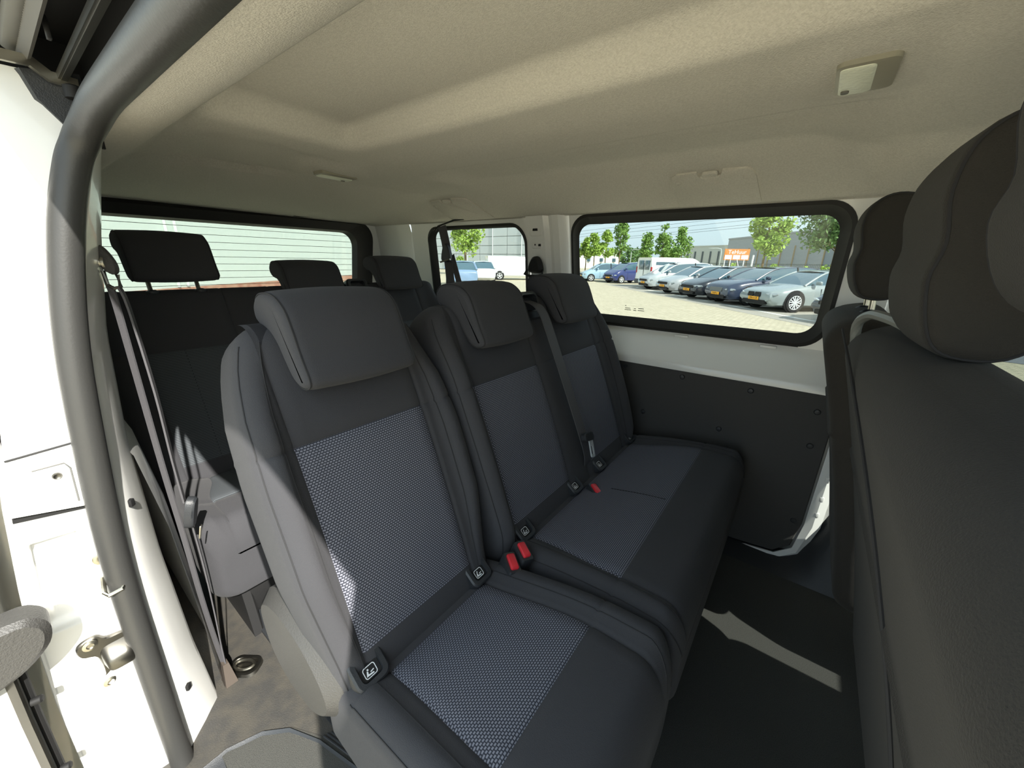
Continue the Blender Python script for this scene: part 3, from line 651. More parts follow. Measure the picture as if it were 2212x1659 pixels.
HR = [(-0.560, 1.404), (-0.578, 1.440), (-0.594, 1.478), (-0.610, 1.506), (-0.638, 1.524), (-0.672, 1.528), (-0.702, 1.522), (-0.718, 1.502), (-0.714, 1.478), (-0.694, 1.466), (-0.668, 1.460), (-0.648, 1.444), (-0.630, 1.418), (-0.610, 1.394), (-0.588, 1.385), (-0.568, 1.389)]
def headrest(parent, yc, hw, raise_=0.0, m=None, prof=None, post=True, name='headrest', px=-0.675):
    m = m or FAB
    pr = catmull(prof or HR, 4); pr = [(x-0.382*raise_*(1 if prof is None else 0), z+raise_*0.924) for x, z in pr]; n = len(pr); r = 0.020
    nor = []
    area = sum(pr[i][0]*pr[(i+1) % n][1]-pr[(i+1) % n][0]*pr[i][1] for i in range(n)); sg = 1 if area > 0 else -1
    for i in range(n):
        a, b = pr[i-1], pr[(i+1) % n]; tx, tz = b[0]-a[0], b[1]-a[1]; L = math.hypot(tx, tz); nor.append((-tz/L*sg, tx/L*sg))
    def rg(y, e): return [(p[0]+q[0]*e, yc+y, p[1]+q[1]*e) for p, q in zip(pr, nor)]
    rings = [rg(-hw, r*0.9), rg(-hw, r*0.7)]+[rg(-hw+r*(1-math.sin(a)), r*(1-math.cos(a))*0.7) for a in ()]
    for k in range(0, 7):
        a = PI/2*k/6; rings.append(rg(-hw+r*(1-math.cos(a)), r*(1-math.sin(a))*0.7))
    for k in range(1, 6): rings.append(rg(lerp(-hw+r, hw-r, k/6), -0.003*math.sin(PI*k/6)))
    for k in range(6, -1, -1):
        a = PI/2*k/6; rings.append(rg(hw-r*(1-math.cos(a)), r*(1-math.sin(a))*0.7))
    rings.append(rg(hw, r*0.9))
    h = mesh_obj(name, MB().loft(rings), m, parent, angle=70)
    for s in (-1, 1):
        ringp = rg(s*(hw-0.006), r*0.16); mesh_obj('piping', MB().tube(ringp+ringp[:1], 0.0016, 5, up=(0.1, 1, 0.1)), PIPE, h)
    if post:
        for s in (-1, 1):
            zt = 1.475+raise_*0.924
            mesh_obj('post', MB().tube([(px-0.382*raise_, yc+s*hw*0.55, zt), (px+0.02, yc+s*hw*0.55, 1.40)], 0.006, 10), CHROME, h)
            mesh_obj('post_collar', MB().lathe([(0.016, 0), (0.016, 0.008), (0.010, 0.012)], (px+0.012, yc+s*hw*0.55, 1.463), (-0.2, 0, 1), 14), PLAS, h)
    return h

def isofix(parent, y, x=-0.452, z=0.948):
    """plastic child-seat anchor guide with white pictogram"""
    n = Vector((0.62, 0, 0.785)); o = Vector((x, y, z))+n*0.013; u = Vector((0, 1, 0)); v = Vector((-0.785, 0, 0.62))
    f = lambda q, d: o+u*q[0]+v*q[1]+n*d
    A = rrect(0.056, 0.056, 0.014); B = rrect(0.050, 0.050, 0.012); Cc = rrect(0.036, 0.036, 0.008); D = rrect(0.032, 0.034, 0.006)
    g = mesh_obj('child_seat_anchor', MB().loft([[f(q, -0.012) for q in A], [f(q, 0.007) for q in A], [f(q, 0.010) for q in B], [f(q, 0.010) for q in Cc], [f(q, -0.012) for q in D]], cap=(False, True)), PLAS, parent)
    w = lambda q, d=0.0105: f((q[0], q[1]-0.004), d-0.0125)
    P = rrect(0.021, 0.017, 0.004); Q = rrect(0.0185, 0.0145, 0.003)
    mb = MB().loft([[f((q[0], q[1]-0.006), 0.0045) for q in P], [f((q[0], q[1]-0.006), 0.0045) for q in Q]], cap=(False, False))
    pc = mesh_obj('pictogram', mb, INK, g, smooth=False)
    mb = MB()
    for gl in ([(-0.008, -0.005), (-0.005, 0.002), (-0.003, 0.001), (-0.004, -0.003), (0.004, -0.004), (0.005, -0.006)], [(-0.004, 0.0045), (-0.0015, 0.0045), (-0.0015, 0.002), (-0.004, 0.002)], [(0.000, -0.001), (0.006, 0.000), (0.006, -0.0015), (0.000, -0.0025)]):
        mb.add([f((a, b-0.006), 0.0047) for a, b in gl], [tuple(range(len(gl)))])
    mesh_obj('child_figure', mb, INK, pc, smooth=False)
    mesh_obj('plate', MB().add([f((q[0]*1.05, q[1]*0.62-0.006), 0.004) for q in D], [tuple(range(len(D)))]), BLACK, g, smooth=False)
    return g

def seat_seams(d, parent, r0=3, r1=-6, side=True):
    js = [2, d.nl-3]+([d.nc-3, d.nl+2] if side else [])
    for j in js:
        mesh_obj('seam', MB().tube(d.cols(j)[r0:r1], 0.0012, 5), PIPE, parent)

def seat_base(parent, y0, y1):
    mesh_obj('base_frame', MB().box((-0.30, (y0+y1)/2, 0.70), (0.30, y1-y0-0.10, 0.17), bevel=0.02), BLACK, parent)
    for y in (y0+0.06, y1-0.06):
        mesh_obj('rail_foot', MB().prism([(-0.50, FZ), (-0.46, 0.66), (-0.40, 0.80), (-0.18, 0.80), (-0.14, 0.66), (-0.12, FZ)], (0, y-0.012, 0), (1, 0, 0), (0, 0, 1), (0, 1, 0), 0, 0.024, bevel=0.004), BLACK, parent)

Wsingle = [(0.0, 0.168), (0.08, 0.174), (0.22, 0.192), (0.38, 0.194), (0.48, 0.188), (0.55, 0.174), (0.60, 0.158), (0.64, 0.145)]
def build_single():
    t = thing('single_seat', '', 'seat', (-0.45, 0.355, FZ))
    rows, pr = back_rows(-0.424, 0.905, 0.635, Wsingle, 0.115, 0.032, 0.080, 0.425)
    d, p = seat_loft(rows, [(-0.132, 0.114)], 0.355, pr)
    bk = mesh_obj('backrest', d, FAB, t, angle=60); seat_seams(d, bk); mesh_obj('backrest_insert', p[0], PAD, t, angle=60)
    rows, pr = cushion_rows(-0.53, -0.055, 0.928, 0.985, 0.775, 0.186, 0.203, 0.014, -0.425, -0.19)
    d, p = seat_loft(rows, [(-0.116, 0.116)], 0.365, pr)
    cu = mesh_obj('cushion', d, FAB, t, angle=60); seat_seams(d, cu, 4, -1); mesh_obj('cushion_insert', p[0], PAD, t, angle=60)
    for y in (0.222, 0.478): isofix(t, y)
    cov = catmull([(-0.72, 0.945), (-0.69, 0.995), (-0.62, 1.020), (-0.54, 1.010), (-0.485, 0.975), (-0.455, 0.93), (-0.455, 0.89), (-0.49, 0.845), (-0.55, 0.815), (-0.64, 0.82), (-0.70, 0.865)], 4)
    mesh_obj('recliner_cover', MB().prism(cov, (0, 0.190, 0), (1, 0, 0), (0, 0, 1), (0, -1, 0), -0.03, 0.026, bevel=0.022), PLASG, t, angle=30)
    seat_base(t, 0.17, 0.56)
    return t
def seams(parent, yc, offs):
    for y in offs:
        pts = [(-0.424+TX*k*0.06+0.924*0.004+0.0095*math.sin(PI*k*0.06/0.635), yc+y, 0.905+TZ*k*0.06+0.382*0.004) for k in range(2, 11)]
        mesh_obj('seam', MB().tube(pts, 0.0013, 5), PIPE, parent)

single = build_single()
single['label'] = 'single grey seat beside the open sliding door, second row'
headrest(single, 0.350, 0.103)

Wtwin = [(0.0, 0.40), (0.08, 0.402), (0.22, 0.409), (0.38, 0.411), (0.48, 0.409), (0.55, 0.405), (0.60, 0.392), (0.64, 0.38)]
def build_twin():
    t = thing('double_seat', '', 'seat', (-0.45, 0.96, FZ))
    rows, pr = back_rows(-0.424, 0.905, 0.635, Wtwin, 0.115, 0.032, 0.080, 0.425)
    d, p = seat_loft(rows, [(-0.335, -0.072), (0.038, 0.302)], 0.96, pr)
    b = mesh_obj('backrest', d, FAB, t, angle=60); seat_seams(d, b)
    for q in p: mesh_obj('backrest_insert', q, PAD, t, angle=60)
    rows, pr = cushion_rows(-0.53, -0.055, 0.928, 0.985, 0.775, 0.405, 0.420, 0.014, -0.425, -0.19)
    d, p = seat_loft(rows, [(-0.330, 0.320)], 0.99, pr)
    cu = mesh_obj('cushion', d, FAB, t, angle=60); seat_seams(d, cu, 4, -1); ci = mesh_obj('cushion_insert', p[0], PAD, t, angle=60)
    for y in (0.645, 0.897, 1.06, 1.318): isofix(t, y)
    # middle seam across the insert
    mesh_obj('insert_seam', MB().tube([(x, 0.955, lerp(0.928, 0.985, ss(0, 0.8, (x+0.53)/0.475))+0.0008) for x in (-0.35, -0.30, -0.25, -0.20)], 0.001, 5), PIPE, t)
    # belt outlet box on top between the headrests
    o = Vector((-0.655, 0.937, 1.452)); n = Vector((0.924, 0, 0.382)); u = Vector((0, 1, 0)); v = Vector((-0.382, 0, 0.924))
    f = lambda q, d: o+u*q[0]+v*q[1]+n*d
    R1 = rrect(0.098, 0.085, 0.018); R2 = rrect(0.088, 0.075, 0.014); R3 = rrect(0.066, 0.046, 0.010, 5, 0, 0.008)
    bx = mesh_obj('belt_outlet', MB().loft([[f(q, -0.10) for q in R1], [f(q, 0.010) for q in R1], [f(q, 0.016) for q in R2], [f(q, 0.016) for q in R3], [f(q, -0.03) for q in R3]], cap=(True, True)), PLAS, t)
    mesh_obj('slot_frame', MB().loft([[f(q, 0.0165) for q in rrect(0.074, 0.054, 0.012, 5, 0, 0.008)], [f(q, 0.0185) for q in rrect(0.072, 0.052, 0.012, 5, 0, 0.008)], [f(q, 0.0185) for q in rrect(0.068, 0.048, 0.010, 5, 0, 0.008)]], cap=(False, False)), DSTEEL, bx)
    seat_base(t, 0.56, 1.40)
    return t
twin = build_twin()
twin['label'] = 'double grey seat by the far window, second row'
def build_bench():
    t = thing('rear_bench', 'three seat rear bench in front of the tailgate window', 'seat', (-1.365, 0.765, FZ))
    WL[t] = Vector((-0.45, 0.765, FZ))          # parts are laid out in second-row coordinates
    Wb = [(0.0, 0.60), (0.08, 0.61), (0.22, 0.625), (0.48, 0.625), (0.58, 0.622), (0.64, 0.615)]
    rows, pr = back_rows(-0.424, 0.905, 0.625, Wb, 0.115, 0.022, 0.080, 0.425, r=0.03)
    d, p = seat_loft(rows, [(-0.545, -0.300), (-0.150, 0.115), (0.225, 0.500)], 0.765, pr)
    mesh_obj('backrest', d, FAB, t, angle=60)
    for q in p: mesh_obj('backrest_insert', q, PADR, t, angle=60)
    rows, pr = cushion_rows(-0.53, -0.055, 0.928, 0.985, 0.775, 0.60, 0.615, 0.014, -0.425, -0.19)
    d, p = seat_loft(rows, [(-0.50, -0.27), (-0.15, 0.50)], 0.765, pr)
    mesh_obj('cushion', d, FAB, t, angle=60)
    for q in p: mesh_obj('cushion_insert', q, PADR, t, angle=60)
    o = Vector((-0.655, 0.960, 1.450)); n = Vector((0.924, 0, 0.382)); u = Vector((0, 1, 0)); v = Vector((-0.382, 0, 0.924))
    f = lambda q, d: o+u*q[0]+v*q[1]+n*d
    R1 = rrect(0.098, 0.085, 0.018); R2 = rrect(0.088, 0.075, 0.014); R3 = rrect(0.066, 0.046, 0.010, 5, 0, 0.008)
    mesh_obj('belt_outlet', MB().loft([[f(q, -0.10) for q in R1], [f(q, 0.010) for q in R1], [f(q, 0.016) for q in R2], [f(q, 0.016) for q in R3], [f(q, -0.03) for q in R3]], cap=(True, True)), PLAS, t)
    seat_base(t, 0.17, 0.56); seat_base(t, 0.60, 1.36)
    headrest(t, 0.350, 0.108, 0.125); headrest(t, 0.760, 0.112, 0.040); headrest(t, 1.160, 0.112, 0.065)
    return t
bench3 = build_bench()
for a in (single, twin, bench3): a['group'] = 'seats in the back of the van'
headrest(twin, 0.742, 0.104); headrest(twin, 1.130, 0.110, 0.014)

# --- belts of the second row double seat
bt = thing('seat_belt', 'grey belt with chrome tongue running down between the double seat halves', 'seat belt', (-0.63, 0.937, 1.46))
pts = [(-0.660, 0.940, 1.468), (-0.625, 0.940, 1.460), (-0.606, 0.946, 1.440), (-0.588, 0.952, 1.40), (-0.520, 0.972, 1.22), (-0.470, 0.985, 1.085), (-0.462, 0.988, 1.06)]
mesh_obj('webbing', MB().ribbon(catmull(pts, 5, closed=False), (0, 1, -0.05), 0.043, 0.0012), BELT, bt)
tg = mesh_obj('tongue', MB().prism(rrect(0.060, 0.026, 0.009), (-0.455, 0.990, 1.075), (0, 0.97, -0.2), (-0.38, 0.2, 0.90), (0.92, 0, 0.38), -0.006, 0.010, bevel=0.003), PLAS, bt)
o = Vector((-0.440, 0.999, 1.038)); u = Vector((0, 0.97, -0.22)); v = Vector((-0.36, 0.21, 0.90)).normalized(); nn = u.cross(v).normalized()
mb = MB(); A = rrect(0.026, 0.054, 0.006); B = rrect(0.012, 0.026, 0.003, 5, 0, -0.006)
mb.loft([[o+u*q[0]+v*q[1]+nn*0.0015 for q in A], [o+u*q[0]+v*q[1]+nn*0.0015 for q in B], [o+u*q[0]+v*q[1]-nn*0.0015 for q in B], [o+u*q[0]+v*q[1]-nn*0.0015 for q in A]], loop=True)
mesh_obj('latch_plate', mb, LATCH, tg, smooth=False)
pts = [(-0.462, 0.988, 1.062), (-0.452, 0.995, 1.02), (-0.452, 1.002, 0.98), (-0.47, 1.005, 0.95)]
mesh_obj('lower_webbing', MB().ribbon(catmull(pts, 4, closed=False), (0, 1, 0), 0.042, 0.0012), BELT, bt)

def buckle(name, label, loc, ang, group=None):
    t = thing(name, label, 'buckle', loc, 0, group)
    o = Vector(loc); n = Vector((0.35, 0, 0.937)); u = Vector((math.sin(ang), math.cos(ang), 0)); u = (u-n*u.dot(n)).normalized(); v = n.cross(u)
    f = lambda q, d: o+u*q[0]+v*q[1]+n*d
    A = rrect(0.030, 0.050, 0.006); B = rrect(0.027, 0.047, 0.005)
    mesh_obj('housing', MB().loft([[f(q, -0.05) for q in A], [f(q, 0.012) for q in A], [f(q, 0.016) for q in B]]), PLAS, t)
    mesh_obj('button', MB().loft([[f(q, 0.012) for q in rrect(0.019, 0.036, 0.004)], [f(q, 0.020) for q in rrect(0.018, 0.035, 0.004)], [f(q, 0.022) for q in rrect(0.014, 0.030, 0.004)]]), RED, t)
    return t
buckle('belt_buckle', 'red belt buckle next to the single seat cushion', (-0.397, 0.535, 0.955), 0.55, 'red belt buckles')
buckle('belt_buckle', 'red belt buckle next to the double seat cushion, behind its twin', (-0.394, 0.572, 0.962), 0.45, 'red belt buckles')
buckle('belt_buckle', 'small red buckle sunk into the double seat cushion', (-0.392, 0.932, 0.934), 0.5, 'red belt buckles')

# --- near third-row belt hanging from the door pillar
nb = thing('hanging_belt', 'loose belt hanging from the pillar anchor beside the open door', 'seat belt', (-0.93, 0.12, 1.57))
an = mesh_obj('anchor', MB().prism(catmull([(-0.006, 0.026), (0.003, 0.022), (0.012, 0.003), (0.013, -0.012), (0.006, -0.018), (-0.007, -0.004)], 4), (-0.918, 0.121, 1.564), (0.55, 0.83, 0), (0, 0, 1), (0.83, -0.55, 0), -0.005, 0.005, bevel=0.002), PLASG, nb)
mesh_obj('bolt', MB().lathe([(0.007, 0), (0.007, 0.014), (0.010, 0.015), (0.010, 0.018)], (-0.925, 0.104, 1.565), (0.3, 0.8, 0), 14), CHROME, an)
mesh_obj('guide_loop', MB().tube([(-0.922, 0.116, 1.552), (-0.918, 0.116, 1.530), (-0.914, 0.122, 1.524), (-0.911, 0.130, 1.527), (-0.912, 0.130, 1.546)], 0.003, 8), DSTEEL, an)
s1 = [(-0.918, 0.118, 1.528), (-0.922, 0.120, 1.50), (-0.935, 0.121, 1.35), (-0.940, 0.121, 1.18), (-0.945, 0.123, 1.00), (-0.955, 0.124, 0.85), (-0.965, 0.128, 0.70), (-0.962, 0.132, 0.60)]
mesh_obj('webbing', MB().ribbon(catmull(s1, 4, closed=False), (0.75, 0.55, 0), 0.011, 0.0015), BELT, nb)
s2 = [(-0.912, 0.128, 1.526), (-0.912, 0.133, 1.49), (-0.916, 0.137, 1.34), (-0.925, 0.136, 1.20), (-0.932, 0.137, 1.10)]
mesh_obj('webbing', MB().ribbon(catmull(s2, 4, closed=False), (0.85, -0.35, 0), 0.014, 0.0015), BELT, nb)
tg = mesh_obj('tongue', MB().prism(catmull([(-0.010, 0.030), (0.010, 0.028), (0.016, 0.0), (0.012, -0.028), (-0.006, -0.030), (-0.014, 0.0)], 4), (-0.925, 0.142, 1.075), (0.8, -0.5, 0), (0.1, 0.2, 1), (0.5, 0.8, -0.2), -0.008, 0.008, bevel=0.004), PLAS, nb)
mesh_obj('latch_plate', MB().prism(rrect(0.010, 0.030, 0.003), (-0.914, 0.146, 1.030), (0.8, -0.5, 0), (0.1, 0.2, 1), (0.5, 0.8, -0.2), -0.001, 0.001), CHROME, tg)
s3 = [(-0.930, 0.139, 1.05), (-0.938, 0.140, 0.93), (-0.948, 0.138, 0.80), (-0.955, 0.134, 0.68), (-0.958, 0.133, 0.60)]
mesh_obj('lower_webbing', MB().ribbon(catmull(s3, 4, closed=False), (0.9, -0.3, 0), 0.008, 0.0012), BELT, nb)
mesh_obj('floor_anchor', MB().loft([[(-0.975, 0.12, 0.575), (-0.94, 0.12, 0.575), (-0.94, 0.145, 0.575), (-0.975, 0.145, 0.575)], [(-0.966, 0.126, 0.635), (-0.95, 0.126, 0.635), (-0.95, 0.138, 0.635), (-0.966, 0.138, 0.635)]]), mat('rusty_tab', S(70, 62, 55), 0.7), nb)

# --- far belts: quarter window belt and its height slider, pillar anchor
fb = thing('quarter_belt', 'dark belt hanging across the far quarter window', 'seat belt', (-1.50, 1.43, 1.70))
mesh_obj('webbing', MB().ribbon([(-1.515, 1.415, 1.735), (-1.497, 1.42, 1.66), (-1.487, 1.42, 1.61), (-1.470, 1.42, 1.47), (-1.46, 1.42, 1.30)], (1, 0.25, 0.1), 0.046, 0.0015), BELT, fb)
mesh_obj('second_strand', MB().ribbon([(-1.478, 1.44, 1.60), (-1.43, 1.44, 1.47), (-1.40, 1.44, 1.30)], (1, 0.25, 0.1), 0.03, 0.0015), BELT, fb)
mesh_obj('slider', MB().prism(catmull([(-0.022, 0.02), (0.0, 0.05), (0.026, 0.02), (0.03, -0.03), (-0.026, -0.034)], 4), (-1.487, 1.412, 1.605), (1, 0, 0), (0, 0, 1), (0, -1, 0), -0.008, 0.010, bevel=0.004), PLAS, fb)
mesh_obj('slider_bar', MB().tube([(-1.52, 1.402, 1.566), (-1.45, 1.402, 1.58)], 0.004, 8), CHROME, fb)
mesh_obj('trim_outlet', MB().tube([(-1.56, 1.41, 1.715), (-1.53, 1.405, 1.735), (-1.42, 1.405, 1.757), (-1.36, 1.41, 1.76)], 0.004, 8), BLACK, fb)
pa = thing('pillar_anchor', 'black belt anchor bolted to the white pillar between the far windows', 'belt anchor', (-0.98, 1.46, 1.57))
mesh_obj('cap', MB().loft([[(-0.98+a*s, 1.468-d, 1.560+b*s) for a, b in catmull([(-0.030, -0.028), (-0.034, 0.0), (-0.014, 0.036), (0.014, 0.036), (0.034, 0.0), (0.030, -0.028)], 3)] for s, d in ((1, 0), (0.95, 0.018), (0.7, 0.028))]), BLACK, pa)
mesh_obj('loop', MB().tube([(-1.02, 1.452, 1.545), (-1.03, 1.448, 1.525), (-1.0, 1.445, 1.517), (-0.96, 1.445, 1.517), (-0.935, 1.448, 1.527), (-0.94, 1.452, 1.545)], 0.006, 8), BLACK, pa)
mesh_obj('webbing', MB().ribbon([(-0.985, 1.448, 1.52), (-0.975, 1.45, 1.40), (-0.97, 1.455, 1.20), (-0.965, 1.46, 1.0)], (1, 0, 0), 0.046, 0.0015), BELT, pa)

# --- floor lashing eye
fe = thing('lashing_eye', 'steel lashing eye in its dish on the floor behind the pillar', 'lashing eye', (-0.965, 0.166, FZ))
o = Vector((-0.965, 0.168, FZ+0.004)); u = Vector((0.80, 0.60, 0)); v = Vector((-0.60, 0.80, 0)); n = Vector((0, 0, 1))
f = lambda q, d: o+u*q[0]+v*q[1]+n*d
def q2(l, d): return [f(q, d) for q in l]
mesh_obj('dish', MB().loft([q2(rrect(0.078, 0.054, 0.020), 0.0), q2(rrect(0.074, 0.050, 0.019), 0.008), q2(rrect(0.062, 0.038, 0.015), 0.008), q2(rrect(0.054, 0.030, 0.012), 0.001)]), DSTEEL, fe)
mesh_obj('ring', MB().tube([f((0.024*math.cos(a), 0.013*math.sin(a)), 0.009) for a in [2*PI*k/20 for k in range(21)]], 0.0035, 8), CHROME, fe)

# --- ceiling lamps
def lamp(x, y, label, rz, w=0.056, l=0.102):
    z = head_z(x, y)+0.001; t = thing('ceiling_lamp', label, 'lamp', (x, y, z), 0, 'ceiling lamps in the headliner')
    o = Vector((x, y, z-0.001)); u = Vector((math.cos(rz), math.sin(rz), 0)); v = Vector((-math.sin(rz), math.cos(rz), 0)); n = Vector((0, 0, -1))
    f = lambda q, d: o+u*q[0]+v*q[1]+n*d
    g = lambda ls, d: [f(q, d) for q in ls]
    mesh_obj('housing', MB().loft([g(rrect(w+0.008, l+0.008, 0.012), -0.006), g(rrect(w+0.006, l+0.006, 0.011), 0.004), g(rrect(w, l, 0.010), 0.005)]), LAMPG, t)
    ln = mesh_obj('lens', MB().loft([g(rrect(w*0.64, l-0.006, 0.007, 5, -w*0.16, 0), 0.003), g(rrect(w*0.64, l-0.006, 0.007, 5, -w*0.16, 0), 0.006), g(rrect(w*0.56, l-0.012, 0.007, 5, -w*0.16, 0), 0.0075)]), LAMPW, t)
    mesh_obj('switch', MB().loft([g(rrect(0.010, 0.014, 0.004, 4, -w*0.34, l*0.30), 0.006), g(rrect(0.009, 0.012, 0.004, 4, -w*0.34, l*0.30), 0.009)]), mat('lamp_switch', S(92, 88, 78), 0.5), ln)
lamp(0.0, 0.765, 'rectangular ceiling lamp at the front of the headliner', 0.0)
lamp(-1.25, 0.73, 'narrow ceiling lamp at the rear of the headliner', 0.0, 0.056, 0.11)

# ================================================================== FRONT ROW, SEEN FROM BEHIND
def front_back(name, label, yc, Wtab, T, hrs, xb, zb, H, lean, cat='seat'):
    t = thing(name, label, cat, (xb+0.1, yc, FZ))
    rows, pr = back_rows(xb+T, zb, H, Wtab, T, 0.03, 0.08, 0.45, r=0.055, lean=lean)
    d, p = seat_loft(rows, [(-Wtab[0][1]*0.6, Wtab[0][1]*0.6)], yc, (0, 0))
    mesh_obj('backrest', d, FAB_FRONT, t, angle=60)
    mesh_obj('cushion', MB().box((xb+0.42, yc, zb+0.02), (0.50, 2*Wtab[0][1]-0.02, 0.17), bevel=0.05, seg=4), FAB_FRONT, t)
    mesh_obj('base_frame', MB().box((xb+0.40, yc, 0.70), (0.40, 2*Wtab[0][1]-0.12, 0.26), bevel=0.02), BLACK, t)
    for hy, hw, hx, hz0, hz1 in hrs:
        prf = [(hx+0.012, hz0+0.02), (hx-0.002, (hz0*2+hz1)/3), (hx+0.002, (hz0+hz1)/2), (hx-0.006, (hz0+2*hz1)/3+0.01), (hx+0.002, hz1-0.022), (hx+0.03, hz1), (hx+0.07, hz1-0.004), (hx+0.098, hz1-0.03), (hx+0.104, (hz0+hz1)/2), (hx+0.10, hz0+0.04), (hx+0.075, hz0+0.004), (hx+0.035, hz0)]
        h = headrest(t, hy, hw, 0.0, FAB_FRONT, prf, post=False)
        for s in (-1, 1):
            mesh_obj('post', MB().tube([(hx+0.05, hy+s*hw*0.5, hz0+0.02), (hx+0.055, hy+s*hw*0.5, hz0-0.06)], 0.006, 10), CHROME, h)
            mesh_obj('post_collar', MB().lathe([(0.018, 0), (0.018, 0.006), (0.010, 0.012)], (hx+0.052, hy+s*hw*0.5, hz0-0.035), (0, 0, 1), 14), PLAS, h)
    return t
lf = (-0.235, 0.972)
bench = front_back('front_bench', 'dark front passenger bench seen from behind at the right edge', 0.545, [(0.0, 0.42), (0.3, 0.433), (0.5, 0.435), (0.70, 0.435)], 0.13, [(0.32, 0.135, 0.092, 1.550, 1.735), (0.715, 0.135, 0.092, 1.490, 1.720)], 0.218, 0.83, 0.690, lf)
drv = front_back('driver_seat', 'dark driver seat beyond the bench by the far front door', 1.225, [(0.0, 0.205), (0.18, 0.212), (0.30, 0.238), (0.5, 0.242), (0.66, 0.238)], 0.13, [(1.225, 0.118, 0.060, 1.515, 1.722)], 0.186, 0.83, 0.69, lf)
for a in (bench, drv): a['group'] = 'front row seats'
# grey frame edge around the top corner of the bench and a stitched seam on its back
mesh_obj('frame_edge', MB().tube(catmull([(0.108, 0.965, 1.36), (0.088, 0.968, 1.43), (0.080, 0.960, 1.478), (0.088, 0.92, 1.500), (0.098, 0.85, 1.506), (0.120, 0.76, 1.500), (0.16, 0.70, 1.47)], 5, closed=False), 0.008, 8), mat('light_grey_frame', S(128, 130, 126), 0.45), bench)
sm = catmull([(0.086, 0.90, 1.475), (0.086, 0.74, 1.44), (0.094, 0.60, 1.385), (0.112, 0.50, 1.31), (0.135, 0.44, 1.21), (0.16, 0.41, 1.10), (0.20, 0.40, 0.95)], 5, closed=False)
mesh_obj('back_seam', MB().tube([(0.2216-0.2418*(z-0.7994)+0.0097*math.sin(PI*min(1, (z-0.7994)/0.671))-0.0012, y, z) for _, y, z in sm], 0.0022, 6), PIPE, bench)

# ================================================================== OUTSIDE
# ground: sand-coloured brick pavement
gm = bpy.data.materials.new('brick_paving'); gm.use_nodes = True; nt = gm.node_tree; b = nt.nodes['Principled BSDF']
tc = nt.nodes.new('ShaderNodeTexCoord'); brk = nt.nodes.new('ShaderNodeTexBrick')
brk.inputs['Scale'].default_value = 1.0; brk.inputs['Brick Width'].default_value = 0.21; brk.inputs['Row Height'].default_value = 0.105; brk.inputs['Mortar Size'].default_value = 0.006
brk.inputs['Color1'].default_value = S(204, 192, 166); brk.inputs['Color2'].default_value = S(188, 178, 152); brk.inputs['Mortar'].default_value = S(128, 120, 102)
mp = nt.nodes.new('ShaderNodeMapping'); mp.inputs['Rotation'].default_value = (0, 0, 0.8)
nt.links.new(tc.outputs['Object'], mp.inputs[0]); nt.links.new(mp.outputs[0], brk.inputs['Vector']); nt.links.new(brk.outputs[0], b.inputs['Base Color']); b.inputs['Roughness'].default_value = 0.9
ground = struct('pavement', MB().add([(-160, -60, 0), (120, -60, 0), (120, 180, 0), (-160, 180, 0)], [(0, 1, 2, 3)]), gm, 'sand coloured brick paved parking ground', smooth=False)
PV = [mat('paver_%d' % k, c, 0.9, bump=(200, 0.6), var=(120, d)) for k, (c, d) in enumerate(((S(190, 178, 152), S(206, 196, 170)), (S(176, 166, 144), S(196, 186, 160)), (S(200, 190, 166), S(182, 172, 148))))]
pme = None
for i in range(20):
    for j in range(6):
        x = -5.1+0.205*i+(0.1025 if j % 2 else 0); y = -0.62+0.102*j
        if pme is None:
            pv = mesh_obj('paver', MB().box((0, 0, 0), (0.197, 0.095, 0.03), bevel=0.004, seg=1), PV[0], ground, smooth=False); pme = pv.data
        else:
            pv = bpy.data.objects.new('paver', pme); COL.objects.link(pv); pv.parent = ground
        pv.location = (x, y, 0.004+0.002*random.random()); 
        pv.material_slots[0].link = 'OBJECT'; pv.material_slots[0].material = PV[random.randrange(3)]
LINE = mat('road_paint', S(235, 235, 228), 0.8)
for a, b_, w in (((-9.5, 26.4), (2.5, 12.1), 0.14), ((0.2, 15.0), (5.0, 19.6), 0.12)):
    A, B = Vector((*a, 0.006)), Vector((*b_, 0.006)); d = (B-A).normalized(); nn = Vector((-d.y, d.x, 0))*w/2
    mesh_obj('road_marking', MB().quad(A-nn, A+nn, B+nn, B-nn), LINE, ground, smooth=False)
ASP = mat('asphalt', S(120, 122, 128), 0.9, bump=(60, 0.4))
mesh_obj('asphalt_bay', MB().quad((1.0, 12.5, 0.004), (-12.5, 28.0, 0.004), (-7.0, 33.5, 0.004), (8.0, 19.5, 0.004)), mat('bay_paving', S(168, 162, 150), 0.9), ground, smooth=False)
mesh_obj('asphalt_road', MB().quad((2.0, 11.0, 0.005), (9.0, 16.0, 0.005), (24.0, 30.0, 0.005), (30.0, 5.0, 0.005)), ASP, ground, smooth=False)

